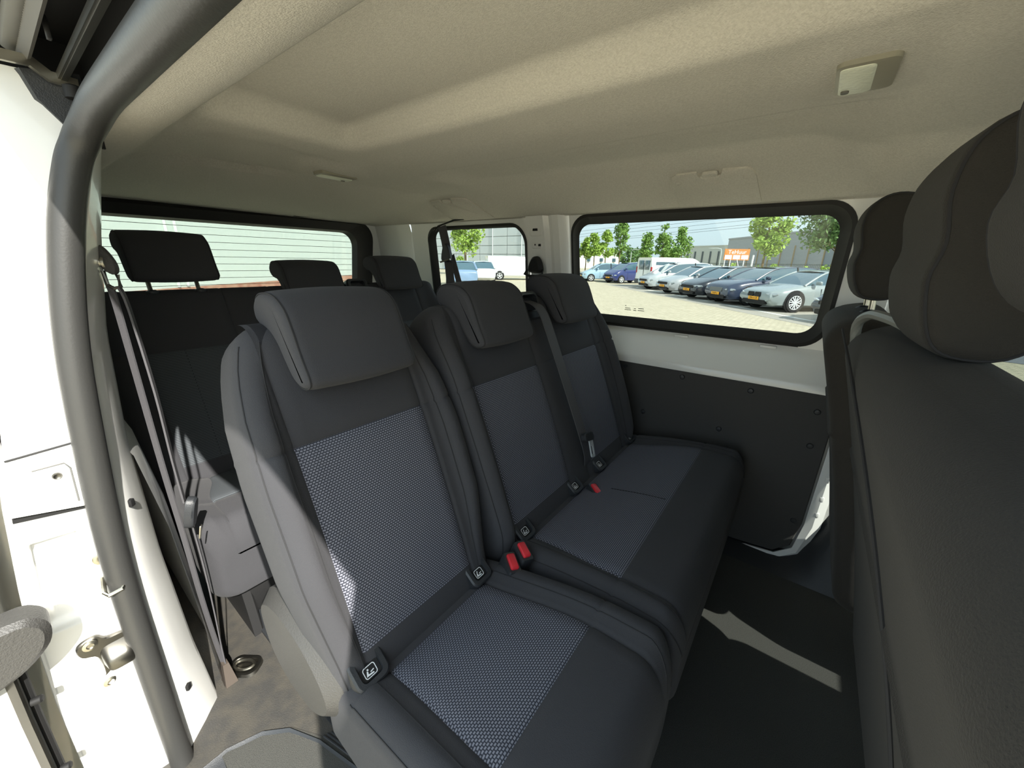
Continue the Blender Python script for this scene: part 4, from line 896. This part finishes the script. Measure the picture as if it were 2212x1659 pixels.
# --- cars
def wheel(parent, x, y, r, side, w=0.2, spokes=5):
    t = mesh_obj('wheel', MB().lathe([(r*0.62, -w*0.5), (r*0.93, -w*0.5), (r, -w*0.3), (r, w*0.3), (r*0.93, w*0.5), (r*0.66, w*0.5)], (x, y, r), (0, side, 0), 28, cap=(False, False)), TYRE, parent, world=False)
    mb = MB(); o = Vector((x, y+side*w*0.42, r))
    mb.lathe([(r*0.70, 0.0), (r*0.70, 0.02), (r*0.64, 0.022), (r*0.62, -0.03)], o, (0, side, 0), 28, cap=(False, False))
    mb.lathe([(r*0.16, -0.02), (r*0.16, 0.02), (r*0.08, 0.026)], o, (0, side, 0), 12)
    for k in range(spokes):
        a = 2*PI*k/spokes+0.3
        for da in (-0.13, 0.13):
            c, s_ = math.cos(a), math.sin(a); c2, s2 = math.cos(a+da*1.6), math.sin(a+da*1.6)
            mb.ribbon([o+Vector((c*r*0.1, side*0.012, s_*r*0.1)), o+Vector((c2*r*0.66, side*0.012, s2*r*0.66))], (-s_, 0, c), r*0.10, 0.008)
    rm = mesh_obj('rim', mb, RIM, t, world=False)
    mesh_obj('brake_disc', MB().lathe([(r*0.60, -0.05), (r*0.60, -0.045)], o, (0, side, 0), 20), mat('brake_dark', S(70, 70, 72), 0.5), t, world=False)
    return t

def car(name, label, wpos, ang, col, L, Wd, H, top, roof, hood_z=0.72, zb=0.20, r=0.33, xf=None, plate=None, grille='wide', hl=(0.62, 0.52), cat='car', spokes=5, rearwheels=True):
    """wpos: ground point of the front left wheel. top: [(x from nose, z)] beltline profile. roof: [(x from nose, z)] glasshouse profile."""
    hw = Wd/2; xw = L*0.5-(xf or 0.86)
    R = Matrix.Rotation(ang, 3, 'Z'); c = Vector((*wpos, 0))-R @ Vector((xw, hw-0.10, 0))
    t = thing(name, label, cat, (c.x, c.y, 0), ang, 'cars parked across the lot')
    pm = mat(name+'_paint_'+str(len(MATS)), col, 0.25, spec=0.6, coat=0.8)
    nx = L/2
    # body stations from nose to tail
    st = catmull([(x, z) for x, z in top], 5, closed=False); rings = []
    for x, z in st:
        q = x/L; e = 0.30*(1-ss(0.0, 0.10, q))+0.16*ss(0.90, 1.0, q); w = hw*(1-e*0.55); zlo = zb+0.16*(1-ss(0.0, 0.05, q))+0.18*ss(0.94, 1.0, q)
        zs = lerp(zlo, z, 0.62)
        half = [(w*0.80, zlo), (w*0.96, zlo+0.05), (w, lerp(zlo, z, 0.35)), (w, zs), (w*0.975, lerp(zs, z, 0.6)), (w*0.91, z-0.01), (w*0.80, z+0.012), (w*0.4, z+0.028)]
        rings.append([(nx-x, y, zz) for y, zz in half]+[(nx-x, 0, z+0.032)]+[(nx-x, -y, zz) for y, zz in reversed(half)])
    body = mesh_obj('body', MB().loft(rings), pm, t, angle=50, world=False)
    # glasshouse
    ro = catmull(roof, 4, closed=False); wb, wt = hw*0.90, hw*0.70; zmin = min(roof[0][1], roof[-1][1]); zmax = max(z for _, z in roof)
    G = []
    for x, z in ro:
        k = (z-zmin)/(zmax-zmin); w = lerp(wb, wt, k); zt = interp([(a, b_) for a, b_ in st], x)-0.01
        G.append([(nx-x, wb*0.985, zt), (nx-x, lerp(wb, w, 0.5), lerp(zt, z, 0.5)), (nx-x, w, z), (nx-x, -w, z), (nx-x, -lerp(wb, w, 0.5), lerp(zt, z, 0.5)), (nx-x, -wb*0.985, zt)])
    mesh_obj('windows', MB().loft(G), CARGLS, t, angle=30, world=False)
    # roof skin and pillars
    hi = [i for i, (x, z) in enumerate(ro) if z > zmin+(zmax-zmin)*0.86]
    rs = []
    for i in hi:
        g = G[i]; rs.append([(g[2][0], g[2][1]+0.012, g[2][2]-0.035), (g[2][0], g[2][1], g[2][2]+0.012), (g[2][0], 0, g[2][2]+0.045), (g[3][0], g[3][1], g[3][2]+0.012), (g[3][0], g[3][1]-0.012, g[3][2]-0.035)])
    mesh_obj('roof', MB().loft(rs, closed=False, cap=(False, False)), pm, t, world=False)
    for s in (0, 1):
        edge = [g[2 if s == 0 else 3] for g in G]
        a = [edge[i] for i in range(0, hi[0]+1)]; cpl = [edge[i] for i in range(hi[-1], len(edge))]
        mesh_obj('front_pillar', MB().tube(a, 0.035, 6), pm, t, world=False); mesh_obj('rear_pillar', MB().tube(cpl, 0.06, 6), pm, t, world=False)
        mid = hi[len(hi)//2]; g = G[mid]; i0, i2 = (0, 2) if s == 0 else (5, 3)
        mesh_obj('door_pillar', MB().tube([g[i0], g[1 if s == 0 else 4], g[i2]], 0.035, 6), BLACK, t, world=False)
        sg = 1 if s == 0 else -1
        mx_ = nx-roof[0][0]-0.40; mz = interp([(a_, b_) for a_, b_ in st], roof[0][0]+0.4)+0.08
        mesh_obj('mirror', MB().box((mx_, sg*(hw+0.06), mz), (0.12, 0.20, 0.13), bevel=0.04, seg=3), pm, t, world=False)
        # lamps and arches
        mesh_obj('headlight', MB().prism(catmull([(-0.20, -0.01), (-0.05, -0.05), (0.14, -0.04), (0.20, 0.03), (0.05, 0.045), (-0.15, 0.03)], 3), (nx-0.11, sg*hw*0.78, hl[1]+0.09), (-0.55, sg*0.80, 0), (-0.25, 0, 0.95), (0.75, sg*0.55, 0.3), -0.05, 0.062, bevel=0.02), LENS, t, world=False)
        for wx in ([xw, -nx+0.82] if rearwheels else [xw]):
            mesh_obj('wheel_arch', MB().lathe([(r*1.15, 0), (r*1.15, 0.016), (r*1.12, 0.02)], (wx, sg*(hw-0.014), r+0.02), (0, sg, 0), 24), BLACK, t, world=False)
            wheel(t, wx, sg*(hw-0.062), r, sg, 0.2, spokes)
    gz = hood_z*0.72
    if grille == 'kidney':
        for s in (-1, 1):
            gk = mesh_obj('grille', MB().prism(rrect(0.30, 0.16, 0.04), (nx-0.02, s*0.17, 0.58), (0, 1, 0), (-0.2, 0, 1), (1, 0, 0.1), -0.05, 0.05, bevel=0.01), BLACK, t, world=False)
            for k in range(5): mesh_obj('grille_slat', MB().box((nx+0.032, s*0.17-0.10+0.05*k, 0.58), (0.012, 0.008, 0.13)), DSTEEL, gk, smooth=False, world=False)
    elif grille == 'panel':
        mesh_obj('grille', MB().prism(rrect(0.80, 0.16, 0.04), (nx-0.02, 0, 0.60), (0, 1, 0), (-0.2, 0, 1), (1, 0, 0.1), -0.05, 0.05, bevel=0.01), mat('grey_front_panel', S(110, 112, 110), 0.5), t, world=False)
    else:
        mesh_obj('grille', MB().prism(rrect(1.0, 0.12, 0.05), (nx-0.02, 0, 0.58), (0, 1, 0), (-0.2, 0, 1), (1, 0, 0.1), -0.05, 0.05, bevel=0.01), BLACK, t, world=False)
    mesh_obj('bumper_intake', MB().prism(rrect(1.15, 0.15, 0.05), (nx-0.04, 0, 0.32), (0, 1, 0), (0, 0, 1), (1, 0, 0), -0.06, 0.06, bevel=0.01), BLACK, t, world=False)
    pl_ = mesh_obj('number_plate', MB().box((nx+0.026, 0, 0.44), (0.015, 0.52, 0.115), bevel=0.003), YEL, t, world=False)
    if plate:
        mt = Matrix.Translation((nx+0.0345, 0, 0.44)) @ Matrix(((0, 0, 1, 0), (1, 0, 0, 0), (0, 1, 0, 0), (0, 0, 0, 1)))
        text_obj('plate_text', plate, 0.105, BLACK, pl_, mt, offset=0.001)
    mesh_obj('door_gap', MB().box((nx-roof[0][0]-0.62, hw-0.004, 0.58), (0.012, 0.012, 0.50)), BLACK, t, smooth=False, world=False)
    mesh_obj('door_gap', MB().box((nx-roof[0][0]-1.62, hw-0.004, 0.58), (0.012, 0.012, 0.50)), BLACK, t, smooth=False, world=False)
    return t
HEAD_A = math.atan2(-0.70, -0.714)
sedan_top = [(0.0, 0.60), (0.10, 0.70), (0.5, 0.80), (1.25, 0.92), (2.2, 0.96), (3.6, 0.98), (4.3, 1.0), (4.68, 0.92)]
sedan_roof = [(1.20, 0.92), (1.75, 1.22), (2.25, 1.40), (3.0, 1.44), (3.6, 1.38), (4.25, 1.02)]
hatch_top = [(0.0, 0.58), (0.10, 0.70), (0.5, 0.84), (1.05, 0.96), (2.2, 0.98), (3.5, 1.02), (4.1, 1.0), (4.30, 0.85)]
hatch_roof = [(1.0, 0.96), (1.55, 1.27), (2.05, 1.46), (2.9, 1.49), (3.7, 1.42), (4.15, 1.02)]
suv_top = [(0.0, 0.62), (0.10, 0.78), (0.5, 0.90), (1.15, 1.0), (2.2, 1.03), (3.6, 1.06), (4.3, 1.05), (4.60, 0.9)]
suv_roof = [(1.10, 1.0), (1.65, 1.30), (2.15, 1.47), (3.0, 1.52), (3.9, 1.46), (4.4, 1.06)]
mpv_top = [(0.0, 0.62), (0.10, 0.74), (0.45, 0.90), (0.85, 1.02), (2.0, 1.04), (3.6, 1.06), (4.3, 1.04), (4.50, 0.9)]
mpv_roof = [(0.80, 1.02), (1.40, 1.34), (1.95, 1.56), (3.0, 1.63), (4.0, 1.58), (4.4, 1.06)]
car('sedan', 'grey green sedan with a twin grille, nearest of the parked row', (-0.48, 17.08), HEAD_A, S(150, 160, 160), 4.7, 1.83, 1.44, sedan_top, sedan_roof, plate='HN-11-R', grille='kidney', spokes=7, r=0.35)
car('crossover', 'dark blue crossover with a pale panel between its lamps', (-2.05, 18.62), HEAD_A, S(52, 62, 84), 4.62, 1.86, 1.5, suv_top, suv_roof, plate='N-891-J', grille='panel', r=0.36)
car('hatchback', 'black hatchback parked between the crossover and the silver hatchback', (-3.62, 20.22), HEAD_A, S(34, 38, 46), 4.35, 1.81, 1.48, hatch_top, hatch_roof, plate='V-681-L')
car('silver_hatchback', 'light grey hatchback with large five spoke wheels', (-5.42, 22.35), HEAD_A, S(168, 172, 174), 4.3, 1.81, 1.5, hatch_top, hatch_roof, plate='K-52-VB', r=0.35)
car('estate_car', 'pale silver people carrier next to the white minibus', (-7.5, 25.2), HEAD_A, S(182, 188, 190), 4.5, 1.75, 1.62, mpv_top, mpv_roof, plate='24-NT')
car('dark_compact', 'dark compact car cut off by the window frame at the right', (1.75, 14.35), HEAD_A, S(44, 50, 62), 4.2, 1.78, 1.46, hatch_top, hatch_roof, plate='49-J', hl=(0.62, 0.55))
car('blue_mini_van', 'small dark blue car left of the white minibus', (-12.35, 30.6), math.atan2(-0.86, -0.50), S(44, 56, 110), 3.7, 1.68, 1.5, [(x*0.82, z) for x, z in mpv_top], [(x*0.82, z*0.97) for x, z in mpv_roof], plate='49-LG', r=0.29, xf=0.7)
car('pale_blue_car', 'pale blue small car at the left end of the long window', (-15.3, 31.3), math.atan2(-0.62, -0.78), S(160, 190, 208), 3.7, 1.65, 1.5, [(x*0.82, z) for x, z in hatch_top], [(x*0.82, z) for x, z in hatch_roof], r=0.29, xf=0.7)
car('blue_hatch', 'blue grey hatchback behind the hanging quarter belt', (-19.7, 18.8), math.atan2(0.65, -0.76), S(120, 146, 176), 4.1, 1.75, 1.5, hatch_top, hatch_roof)
car('white_hatch', 'white hatchback in front of the panel van', (-21.7, 22.9), math.atan2(0.65, -0.76), S(214, 220, 224), 4.1, 1.75, 1.5, hatch_top, hatch_roof)

def van(name, label, pos, ang, col, L, Wd, H, win, cat='van', glazed=True):
    """pos: ground centre; local +x is the nose."""
    t = thing(name, label, cat, (pos[0], pos[1], 0), ang); pm = mat(name+'_paint', col, 0.3, coat=0.6); nx, hw = L/2, Wd/2
    prof = [(0.0, 0.62), (0.05, 0.85), (0.45, 1.05), (0.85, 1.18), (1.25, 1.60), (1.65, H-0.10), (2.2, H), (L-0.25, H), (L-0.06, H-0.10), (L, 1.0), (L+0.02, 0.45)]
    rings = []
    for x, z in catmull(prof, 3, closed=False):
        zb = 0.28; w = hw*(1-0.18*(1-ss(0, 0.5, x))); zw = 1.05
        if z <= zw+0.02: half = [(w*0.9, zb), (w, zb+0.1), (w, lerp(zb, z, 0.6)), (w*0.99, z-0.1), (w*0.95, z-0.03), (w*0.85, z)]
        else: k = (z-zw)/(H-zw); half = [(w*0.9, zb), (w, zb+0.1), (w, zw-0.1), (w*0.985, lerp(zw, z, 0.45)), (w*lerp(0.97, 0.90, k), z-0.12*k), (w*lerp(0.9, 0.80, k), z)]
        rings.append([(nx-x, y, zz) for y, zz in half]+[(nx-x, -y, zz) for y, zz in reversed(half)])
    mesh_obj('body', MB().loft(rings), pm, t, angle=40, world=False)
    def pane(x0, x1, z0, z1, s, nm='window', m=CARGLS):
        Y = lambda z: s*(hw*lerp(0.992, 0.955, (z-1.05)/(H-1.05))+0.006)
        mesh_obj(nm, MB().loft([[(x, Y(z), z) for x, z in rrect(x1-x0, z1-z0, 0.06, 4, (x0+x1)/2, (z0+z1)/2)], [(x, Y(z)-s*0.03, z) for x, z in rrect(x1-x0, z1-z0, 0.06, 4, (x0+x1)/2, (z0+z1)/2)]]), m, t, smooth=False, world=False)
    for s in (-1, 1):
        for w in win: pane(*w, s)
        for wx in (nx-0.95, -nx+0.95):
            mesh_obj('wheel_arch', MB().lathe([(0.40, 0), (0.40, 0.02), (0.38, 0.024)], (wx, s*(hw-0.016), 0.35), (0, s, 0), 24), BLACK, t, world=False)
            wheel(t, wx, s*(hw-0.062), 0.34, s, 0.2, 5)
        mesh_obj('tail_light', MB().box((-nx+0.02, s*(hw-0.06), 1.15), (0.10, 0.12, 0.42), bevel=0.03), TAIL, t, world=False)
        mesh_obj('side_moulding', MB().box((0, s*(hw+0.004), 0.62), (L-1.3, 0.015, 0.05)), pm, t, world=False)
    mesh_obj('rear_bumper', MB().box((-nx-0.02, 0, 0.42), (0.16, Wd*0.98, 0.26), bevel=0.05), mat('grey_bumper', S(80, 82, 84), 0.6), t, world=False)
    if glazed:
        for s in (-1, 1): mesh_obj('rear_window', MB().box((-nx-0.012+0.03, s*0.38, 1.46), (0.05, 0.60, 0.60), bevel=0.02), CARGLS, t, world=False)
        mesh_obj('rear_door_gap', MB().box((-nx-0.012, 0, 1.0), (0.03, 0.02, 1.2)), BLACK, t, smooth=False, world=False)
    mesh_obj('door_line', MB().box((nx-1.75, hw-0.002, 1.0), (0.014, 0.02, 1.2)), mat('door_joint_grey', S(120, 122, 122), 0.7), t, smooth=False, world=False)  # grey line along the door joint
    mesh_obj('door_line', MB().box((nx-1.75, -hw+0.002, 1.0), (0.014, 0.02, 1.2)), mat('door_joint_grey', S(120, 122, 122), 0.7), t, smooth=False, world=False)
    return t
van('minibus', 'white minibus with a long dark side window, seen from its rear corner', (-7.75, 29.0), math.atan2(0.76, 0.65), S(236, 238, 234), 5.0, 1.95, 1.95, [(-2.2, -0.75, 1.22, 1.68), (-0.72, 0.55, 1.22, 1.68), (0.72, 1.45, 1.18, 1.62)])
van('panel_van', 'white windowless panel van before the grey tiled hall', (-20.9, 28.0), math.atan2(0.77, 0.64), S(236, 239, 238), 5.1, 1.92, 1.92, [(0.85, 1.55, 1.15, 1.60)], glazed=False)

# --- trees
LEAFS = [mat('leaf_%d' % k, c, 0.75, spec=0.25) for k, c in enumerate((S(150, 178, 84), S(126, 158, 82), S(100, 130, 78)))]
BARK = mat('bark', S(120, 102, 74), 0.9)
def tree(name, label, x, y, top, bot, rad, shape='cone', tone=0, nleaf=1500, ls=0.22, trunk=0.10):
    t = thing(name, label, 'tree', (x, y, 0), 0, 'trees around the parking lot')
    mesh_obj('trunk', MB().tube([(x, y, 0), (x+0.03, y, bot*0.6), (x-0.02, y, (bot+top)/2), (x, y, top*0.9)], [trunk, trunk*0.8, trunk*0.5, 0.02], 8), BARK, t)
    rnd = random.Random(hash((round(x, 2), round(y, 2))) & 0xffff); mb = MB()
    clumps = []
    for k in range(26 if shape != 'bush' else 14):
        h = rnd.random(); z = lerp(bot+0.1, top-0.25, h)
        rr = rad*{'cone': (1-0.78*h)*min(1, 0.5+h*4), 'round': math.sqrt(max(0.05, 1-(2*h-0.9)**2*0.85)), 'bush': math.sqrt(max(0.05, 1-(h)**2))}[shape]
        a = rnd.random()*2*PI; q = rr*math.sqrt(rnd.random())*0.85
        clumps.append((x+q*math.cos(a), y+q*math.sin(a), z, rad*(0.24+0.2*rnd.random())))
        if shape != 'bush' and k % 3 == 0:
            mb_ = MB().tube([(x, y, z-0.3*rad), (x+q*math.cos(a)*0.8, y+q*math.sin(a)*0.8, z)], [trunk*0.25, 0.012], 5); mesh_obj('branch', mb_, BARK, t)
    for k in range(nleaf):
        c = clumps[rnd.randrange(len(clumps))]; d = Vector((rnd.gauss(0, 1), rnd.gauss(0, 1), rnd.gauss(0, 0.8))); d = d.normalized()*c[3]*(rnd.random()**0.4)
        p = Vector(c[:3])+d; n_ = Vector((rnd.gauss(0, 1), rnd.gauss(0, 1), rnd.gauss(0.6, 1))).normalized(); u = n_.orthogonal().normalized(); v = n_.cross(u); s_ = ls*(0.6+0.7*rnd.random())
        a = rnd.random()*PI; u, v = u*math.cos(a)+v*math.sin(a), v*math.cos(a)-u*math.sin(a)
        mb.add([p-u*s_, p+v*s_*0.5, p+u*s_, p-v*s_*0.5], [(0, 1, 2, 3)])
    f = mesh_obj('foliage', mb, LEAFS[tone], t, smooth=False); f['kind'] = 'stuff'
    return t
tree('young_tree', 'leftmost light green tree in the long window', -28.95, 57.0, 5.2, 2.3, 1.25, 'cone', 0)
tree('young_tree', 'second light green tree from the left in the long window', -27.0, 55.8, 5.6, 2.4, 1.5, 'cone', 0)
tree('young_tree', 'third light green tree from the left, beside the tallest one', -25.6, 56.7, 5.95, 2.5, 1.5, 'cone', 0)
tree('young_tree', 'tallest pointed tree left of the white minibus', -24.0, 58.1, 7.6, 2.6, 1.75, 'cone', 1)
tree('young_tree', 'shortest of the three pointed trees above the minibus', -21.65, 62.6, 5.9, 2.2, 1.6, 'cone', 1)
tree('young_tree', 'middle of the three pointed trees above the minibus', -19.6, 64.1, 7.2, 2.2, 1.85, 'cone', 1)
tree('young_tree', 'right of the three pointed trees, beside the low hall', -17.2, 66.0, 6.8, 2.2, 2.2, 'cone', 1)
tree('broad_tree', 'bright bushy tree beside the orange sign', -3.95, 41.6, 6.1, 2.5, 1.85, 'round', 0, 2200, 0.18, 0.12)
tree('broad_tree', 'large dark tree at the upper right of the long window', 0.75, 34.8, 6.6, 3.1, 2.5, 'round', 2, 3200, 0.16, 0.14)
tree('broad_tree', 'tree with yellow green leaves in the quarter window', -30.7, 31.95, 6.2, 2.5, 2.1, 'round', 0, 2200, 0.20, 0.14)
tree('round_shrub', 'round yellow green shrub in the quarter window', -30.3, 30.6, 2.0, 0.3, 0.85, 'bush', 0, 900, 0.16, 0.05)
for k, (x, y, w, lab) in enumerate(((-42.9, 112.3, 4.0, 'hazy distant tree behind the minibus roof'), (-33.5, 119.0, 3.6, 'hazy distant tree right of the street lamp'), (-80.0, 150.0, 5.5, 'hazy distant tree behind the white building'))):
    tree('distant_tree', lab, x, y, 5.6, 1.2, w, 'round', 2, 900, 0.5, 0.15)

# --- buildings
HALL = mat('hall_cladding', S(150, 156, 160), 0.7); HALL2 = mat('pale_cladding', S(196, 198, 190), 0.75); STRIP = mat('cladding_rib', S(160, 142, 110), 0.7); DARK = mat('hall_slot', S(96, 102, 104), 0.6)
def hall(name, label, a, b, h, m, depth=30):
    A, B = Vector((*a, 0)), Vector((*b, 0)); d = (B-A).normalized(); n_ = Vector((-d.y, d.x, 0)); n_ = n_ if n_.dot(A) > 0 else -n_
    t = thing(name, label, 'building', A)
    mesh_obj('wall', MB().loft([[A, B, B+n_*depth, A+n_*depth], [p+Vector((0, 0, h)) for p in (A, B, B+n_*depth, A+n_*depth)]]), m, t, smooth=False)
    mesh_obj('roof_edge', MB().loft([[A-n_*0.15+Vector((0, 0, h-0.25)), B-n_*0.15+Vector((0, 0, h-0.25)), B+Vector((0, 0, h-0.25)), A+Vector((0, 0, h-0.25))], [A-n_*0.15+Vector((0, 0, h+0.05)), B-n_*0.15+Vector((0, 0, h+0.05)), B+Vector((0, 0, h+0.05)), A+Vector((0, 0, h+0.05))]]), m, t, smooth=False)
    return t, A, B, d, n_
t, A, B, d, n_ = hall('warehouse', 'tall grey ribbed warehouse behind the orange sign', (-18.4, 110.7), (6.0, 77.5), 7.6, HALL)
L = (B-A).length
for k in range(11):
    p = A+d*(L*(k+0.5)/11)-n_*0.06
    mesh_obj('rib', MB().box(p+Vector((0, 0, 2.6)), (0.22, 0.22, 5.2)), STRIP, t, smooth=False)
t, A, B, d, n_ = hall('low_hall', 'low pale hall with narrow dark slots left of the warehouse', (-36.0, 140.8), (-21.0, 133.0), 7.1, HALL2)
L = (B-A).length
for k in range(6): mesh_obj('slot', MB().box(A+d*(L*(k+0.6)/6)-n_*0.05+Vector((0, 0, 2.9)), (0.5, 0.3, 5.0)), DARK, t, smooth=False)
t, A, B, d, n_ = hall('white_office', 'white low office building behind the left trees', (-60.0, 93.0), (-44.0, 107.0), 4.6, mat('office_white', S(228, 228, 222), 0.8))
L = (B-A).length
for k in range(6): mesh_obj('office_window', MB().box(A+d*(L*(k+0.5)/6)-n_*0.05+Vector((0, 0, 2.2)), (1.2, 0.4, 0.9)), CARGLS, t, smooth=False)
# tiled grey hall seen through the quarter window: panels with open joints
t, A, B, d, n_ = hall('tiled_hall', 'pale grey hall clad in large panels, seen in the quarter window', (-54.0, 46.5), (-29.2, 44.0), 9.5, mat('panel_joint', S(140, 146, 146), 0.8), 8)
L = (B-A).length; PANL = mat('facade_panel', S(204, 210, 210), 0.6); nc, nr = 9, 8; pw, ph = L/nc, 9.4/nr
base = mesh_obj('facade_panel', MB().box((0, 0, 0), (pw-0.10, 0.10, ph-0.07), bevel=0.01, seg=1), PANL, t, world=False, smooth=False)
ang = math.atan2(d.y, d.x); first = True
for i in range(nc):
    for j in range(nr):
        o = base if first else bpy.data.objects.new('facade_panel', base.data)
        if not first: COL.objects.link(o); o.parent = t
        first = False
        p = d*(pw*(i+0.5))-n_*0.08+Vector((0, 0, ph*(j+0.5)+0.05)); o.location = p; o.rotation_euler = (0, 0, ang)
for i in (2, 4, 6, 8): mesh_obj('downpipe', MB().tube([A+d*(pw*i)-n_*0.2, A+d*(pw*i)-n_*0.2+Vector((0, 0, 9.3))], 0.07, 8), PANL, t)
# white hall behind the tailgate
wm = bpy.data.materials.new('white_cladding'); wm.use_nodes = True; nt = wm.node_tree; b = nt.nodes['Principled BSDF']; b.inputs['Base Color'].default_value = S(206, 214, 210); b.inputs['Roughness'].default_value = 0.7
wm2 = mat('brick_plinth', S(168, 112, 96), 0.9, var=(3, S(190, 150, 130)))
t, A, B, d, n_ = hall('white_hall', 'long white clad hall with a brick plinth behind the tailgate', (-14.5, -3.0), (-30.5, 22.0), 8.5, wm, 20)
mesh_obj('brick_plinth', MB().loft([[A-n_*0.08, B-n_*0.08, B, A], [p+Vector((0, 0, 0.36)) for p in (A-n_*0.08, B-n_*0.08, B, A)]]), wm2, t, smooth=False)
L = (B-A).length
for s in (8.6, 9.0): mesh_obj('downpipe', MB().tube([A+d*s-n_*0.12+Vector((0, 0, 0.4)), A+d*s-n_*0.12+Vector((0, 0, 8.4))], 0.05, 8), mat('pipe_white', S(225, 228, 226), 0.6), t)
for k in range(0):
    mesh_obj('cladding_rail', MB().box((A+B)/2-n_*0.02+Vector((0, 0, 0.9+0.5*k)), (L, 0.05, 0.03), Matrix.Rotation(math.atan2(d.y, d.x), 3, 'Z')), mat('rail_grey', S(186, 194, 190), 0.7), t, smooth=False)

# --- orange rental sign
sg = thing('rental_sign', 'orange billboard with white lettering in front of the halls', 'sign', (-7.85, 53.3, 0), 0)
o = Vector((-7.85, 53.67, 0)); u = Vector((2.33, 1.27, 0)).normalized(); w = 2.75; n_ = Vector((u.y, -u.x, 0))
ORG = mat('sign_orange', S(204, 128, 58), 0.6)
Z = lambda a, z, dd=0.0: o+u*a+n_*dd+Vector((0, 0, z))
bd = mesh_obj('board', MB().loft([[Z(-w/2, 2.12, k), Z(w/2, 2.12, k), Z(w/2, 3.36, k), Z(-w/2, 3.36, k)] for k in (0, 0.08)]), ORG, sg, smooth=False)
for k in range(3): mesh_obj('white_field', MB().loft([[Z(-0.9+0.9*k-0.38, 2.22, e), Z(-0.9+0.9*k+0.38, 2.22, e), Z(-0.9+0.9*k+0.38, 2.68, e), Z(-0.9+0.9*k-0.38, 2.68, e)] for e in (0.08, 0.10)]), mat('sign_white', S(226, 232, 234), 0.6), bd, smooth=False)
mt = Matrix((( u.x, 0, n_.x, 0), (u.y, 0, n_.y, 0), (0, 1, 0, 0), (0, 0, 0, 1))); mt.translation = Z(0, 3.0, 0.085)-Vector(sg.location)
text_obj('lettering', 'TeHuur', 0.62, INK, bd, mt, ext=0.01, offset=0.006)
for a in (-1.2, -0.6, 0.9): mesh_obj('post', MB().tube([Z(a, 0, 0.04), Z(a, 2.2, 0.04)], 0.05, 8), INK, sg)
mesh_obj('brace', MB().tube([Z(0.1, 2.2, 0.1), Z(0.6, 0, 0.8)], 0.04, 8), INK, sg)

# --- fence, hedge, street lamps, poles, wires
fn = thing('bar_fence', 'dark bar fence in front of the warehouse', 'fence', (-9.0, 66.0, 0))
FA, FB = Vector((-20.0, 78.5, 0)), Vector((3.4, 53.5, 0)); fd_ = (FB-FA)
FM = mat('fence_green', S(84, 92, 86), 0.7)
for z in (0.25, 1.75): mesh_obj('rail', MB().tube([FA+Vector((0, 0, z)), FB+Vector((0, 0, z))], 0.03, 6), FM, fn)
bar = None
for k in range(150):
    p = FA+fd_*(k/149)
    if bar is None:
        bo_ = mesh_obj('bar', MB().box((0, 0, 0), (0.035, 0.035, 1.85)), FM, fn, world=False, smooth=False); bar = bo_.data
    else:
        bo_ = bpy.data.objects.new('bar', bar); COL.objects.link(bo_); bo_.parent = fn
    bo_.location = p+Vector((0, 0, 0.93))-Vector(fn.location)
for k in range(9):
    p = FA+fd_*(0.30+0.075*k)+Vector((-0.4, -1.0, 0))
    s = tree('hedge_shrub', 'hedge shrub along the bar fence, %s counted from the sign side' % ('first', 'second', 'third', 'fourth', 'fifth', 'sixth', 'seventh', 'eighth', 'ninth')[k], p.x, p.y, 1.35+0.25*(k % 3), 0.1, 0.95, 'bush', 0, 420, 0.15, 0.03); s['category'] = 'shrub'; s['group'] = 'hedge shrubs along the fence'
yl = tree('hedge_shrub', 'yellow flowering shrub behind the blue car', -17.8, 44.0, 1.5, 0.1, 1.3, 'bush', 0, 500, 0.16, 0.03); yl['category'] = 'shrub'
def lamp_post(x, y, h, label, arm):
    t = thing('street_lamp', label, 'street lamp', (x, y, 0)); m = mat('lamp_post', S(190, 196, 194), 0.5)
    mesh_obj('post', MB().tube([(x, y, 0), (x, y, h-0.5), (x+0.1*arm, y, h-0.1), (x+0.6*arm, y, h), (x+1.2*arm, y, h)], 0.07, 8), m, t)
    mesh_obj('lamp_head', MB().box((x+1.5*arm, y, h), (0.8, 0.25, 0.12), bevel=0.04), m, t)
lamp_post(-27.6, 72.2, 3.9, 'curved street lamp above the minibus rear', 1)
lamp_post(-12.4, 70.0, 4.0, 'thin street lamp before the low hall', -1)
pp = thing('white_pole', 'white pole right of the orange sign', 'pole', (-5.6, 48.7, 0))
mesh_obj('pole', MB().tube([(-5.6, 48.7, 0), (-5.55, 48.7, 2.6)], 0.09, 8), INK, pp)
bp_ = thing('blue_pole', 'blue sign pole under the large dark tree', 'pole', (0.85, 32.3, 0))
mesh_obj('pole', MB().tube([(0.85, 32.3, 0), (0.9, 32.3, 3.4)], 0.07, 8), mat('pole_blue', S(110, 126, 160), 0.5), bp_)
for k, (z0, z1) in enumerate(((9.2, 14.6), (10.0, 15.8), (10.9, 17.1), (7.4, 12.9), (7.9, 13.6), (12.2, 18.6), (13.2, 20.0))):
    w_ = mesh_obj('power_line', MB().tube([(-80, 115, z0-2.0), (-61, 117, z0), (-30, 121, lerp(z0, z1, 0.45)), (4, 127, z1), (30, 131, z1+5)], 0.045, 5), mat('cable', S(110, 120, 124), 0.8))
    tag(w_, 'thin power cable in the sky, %s of the bundle' % ('third from below', 'fourth from below', 'fifth from below', 'lowest', 'second from below', 'second from above', 'topmost')[k], 'cable', 'overhead power cables')
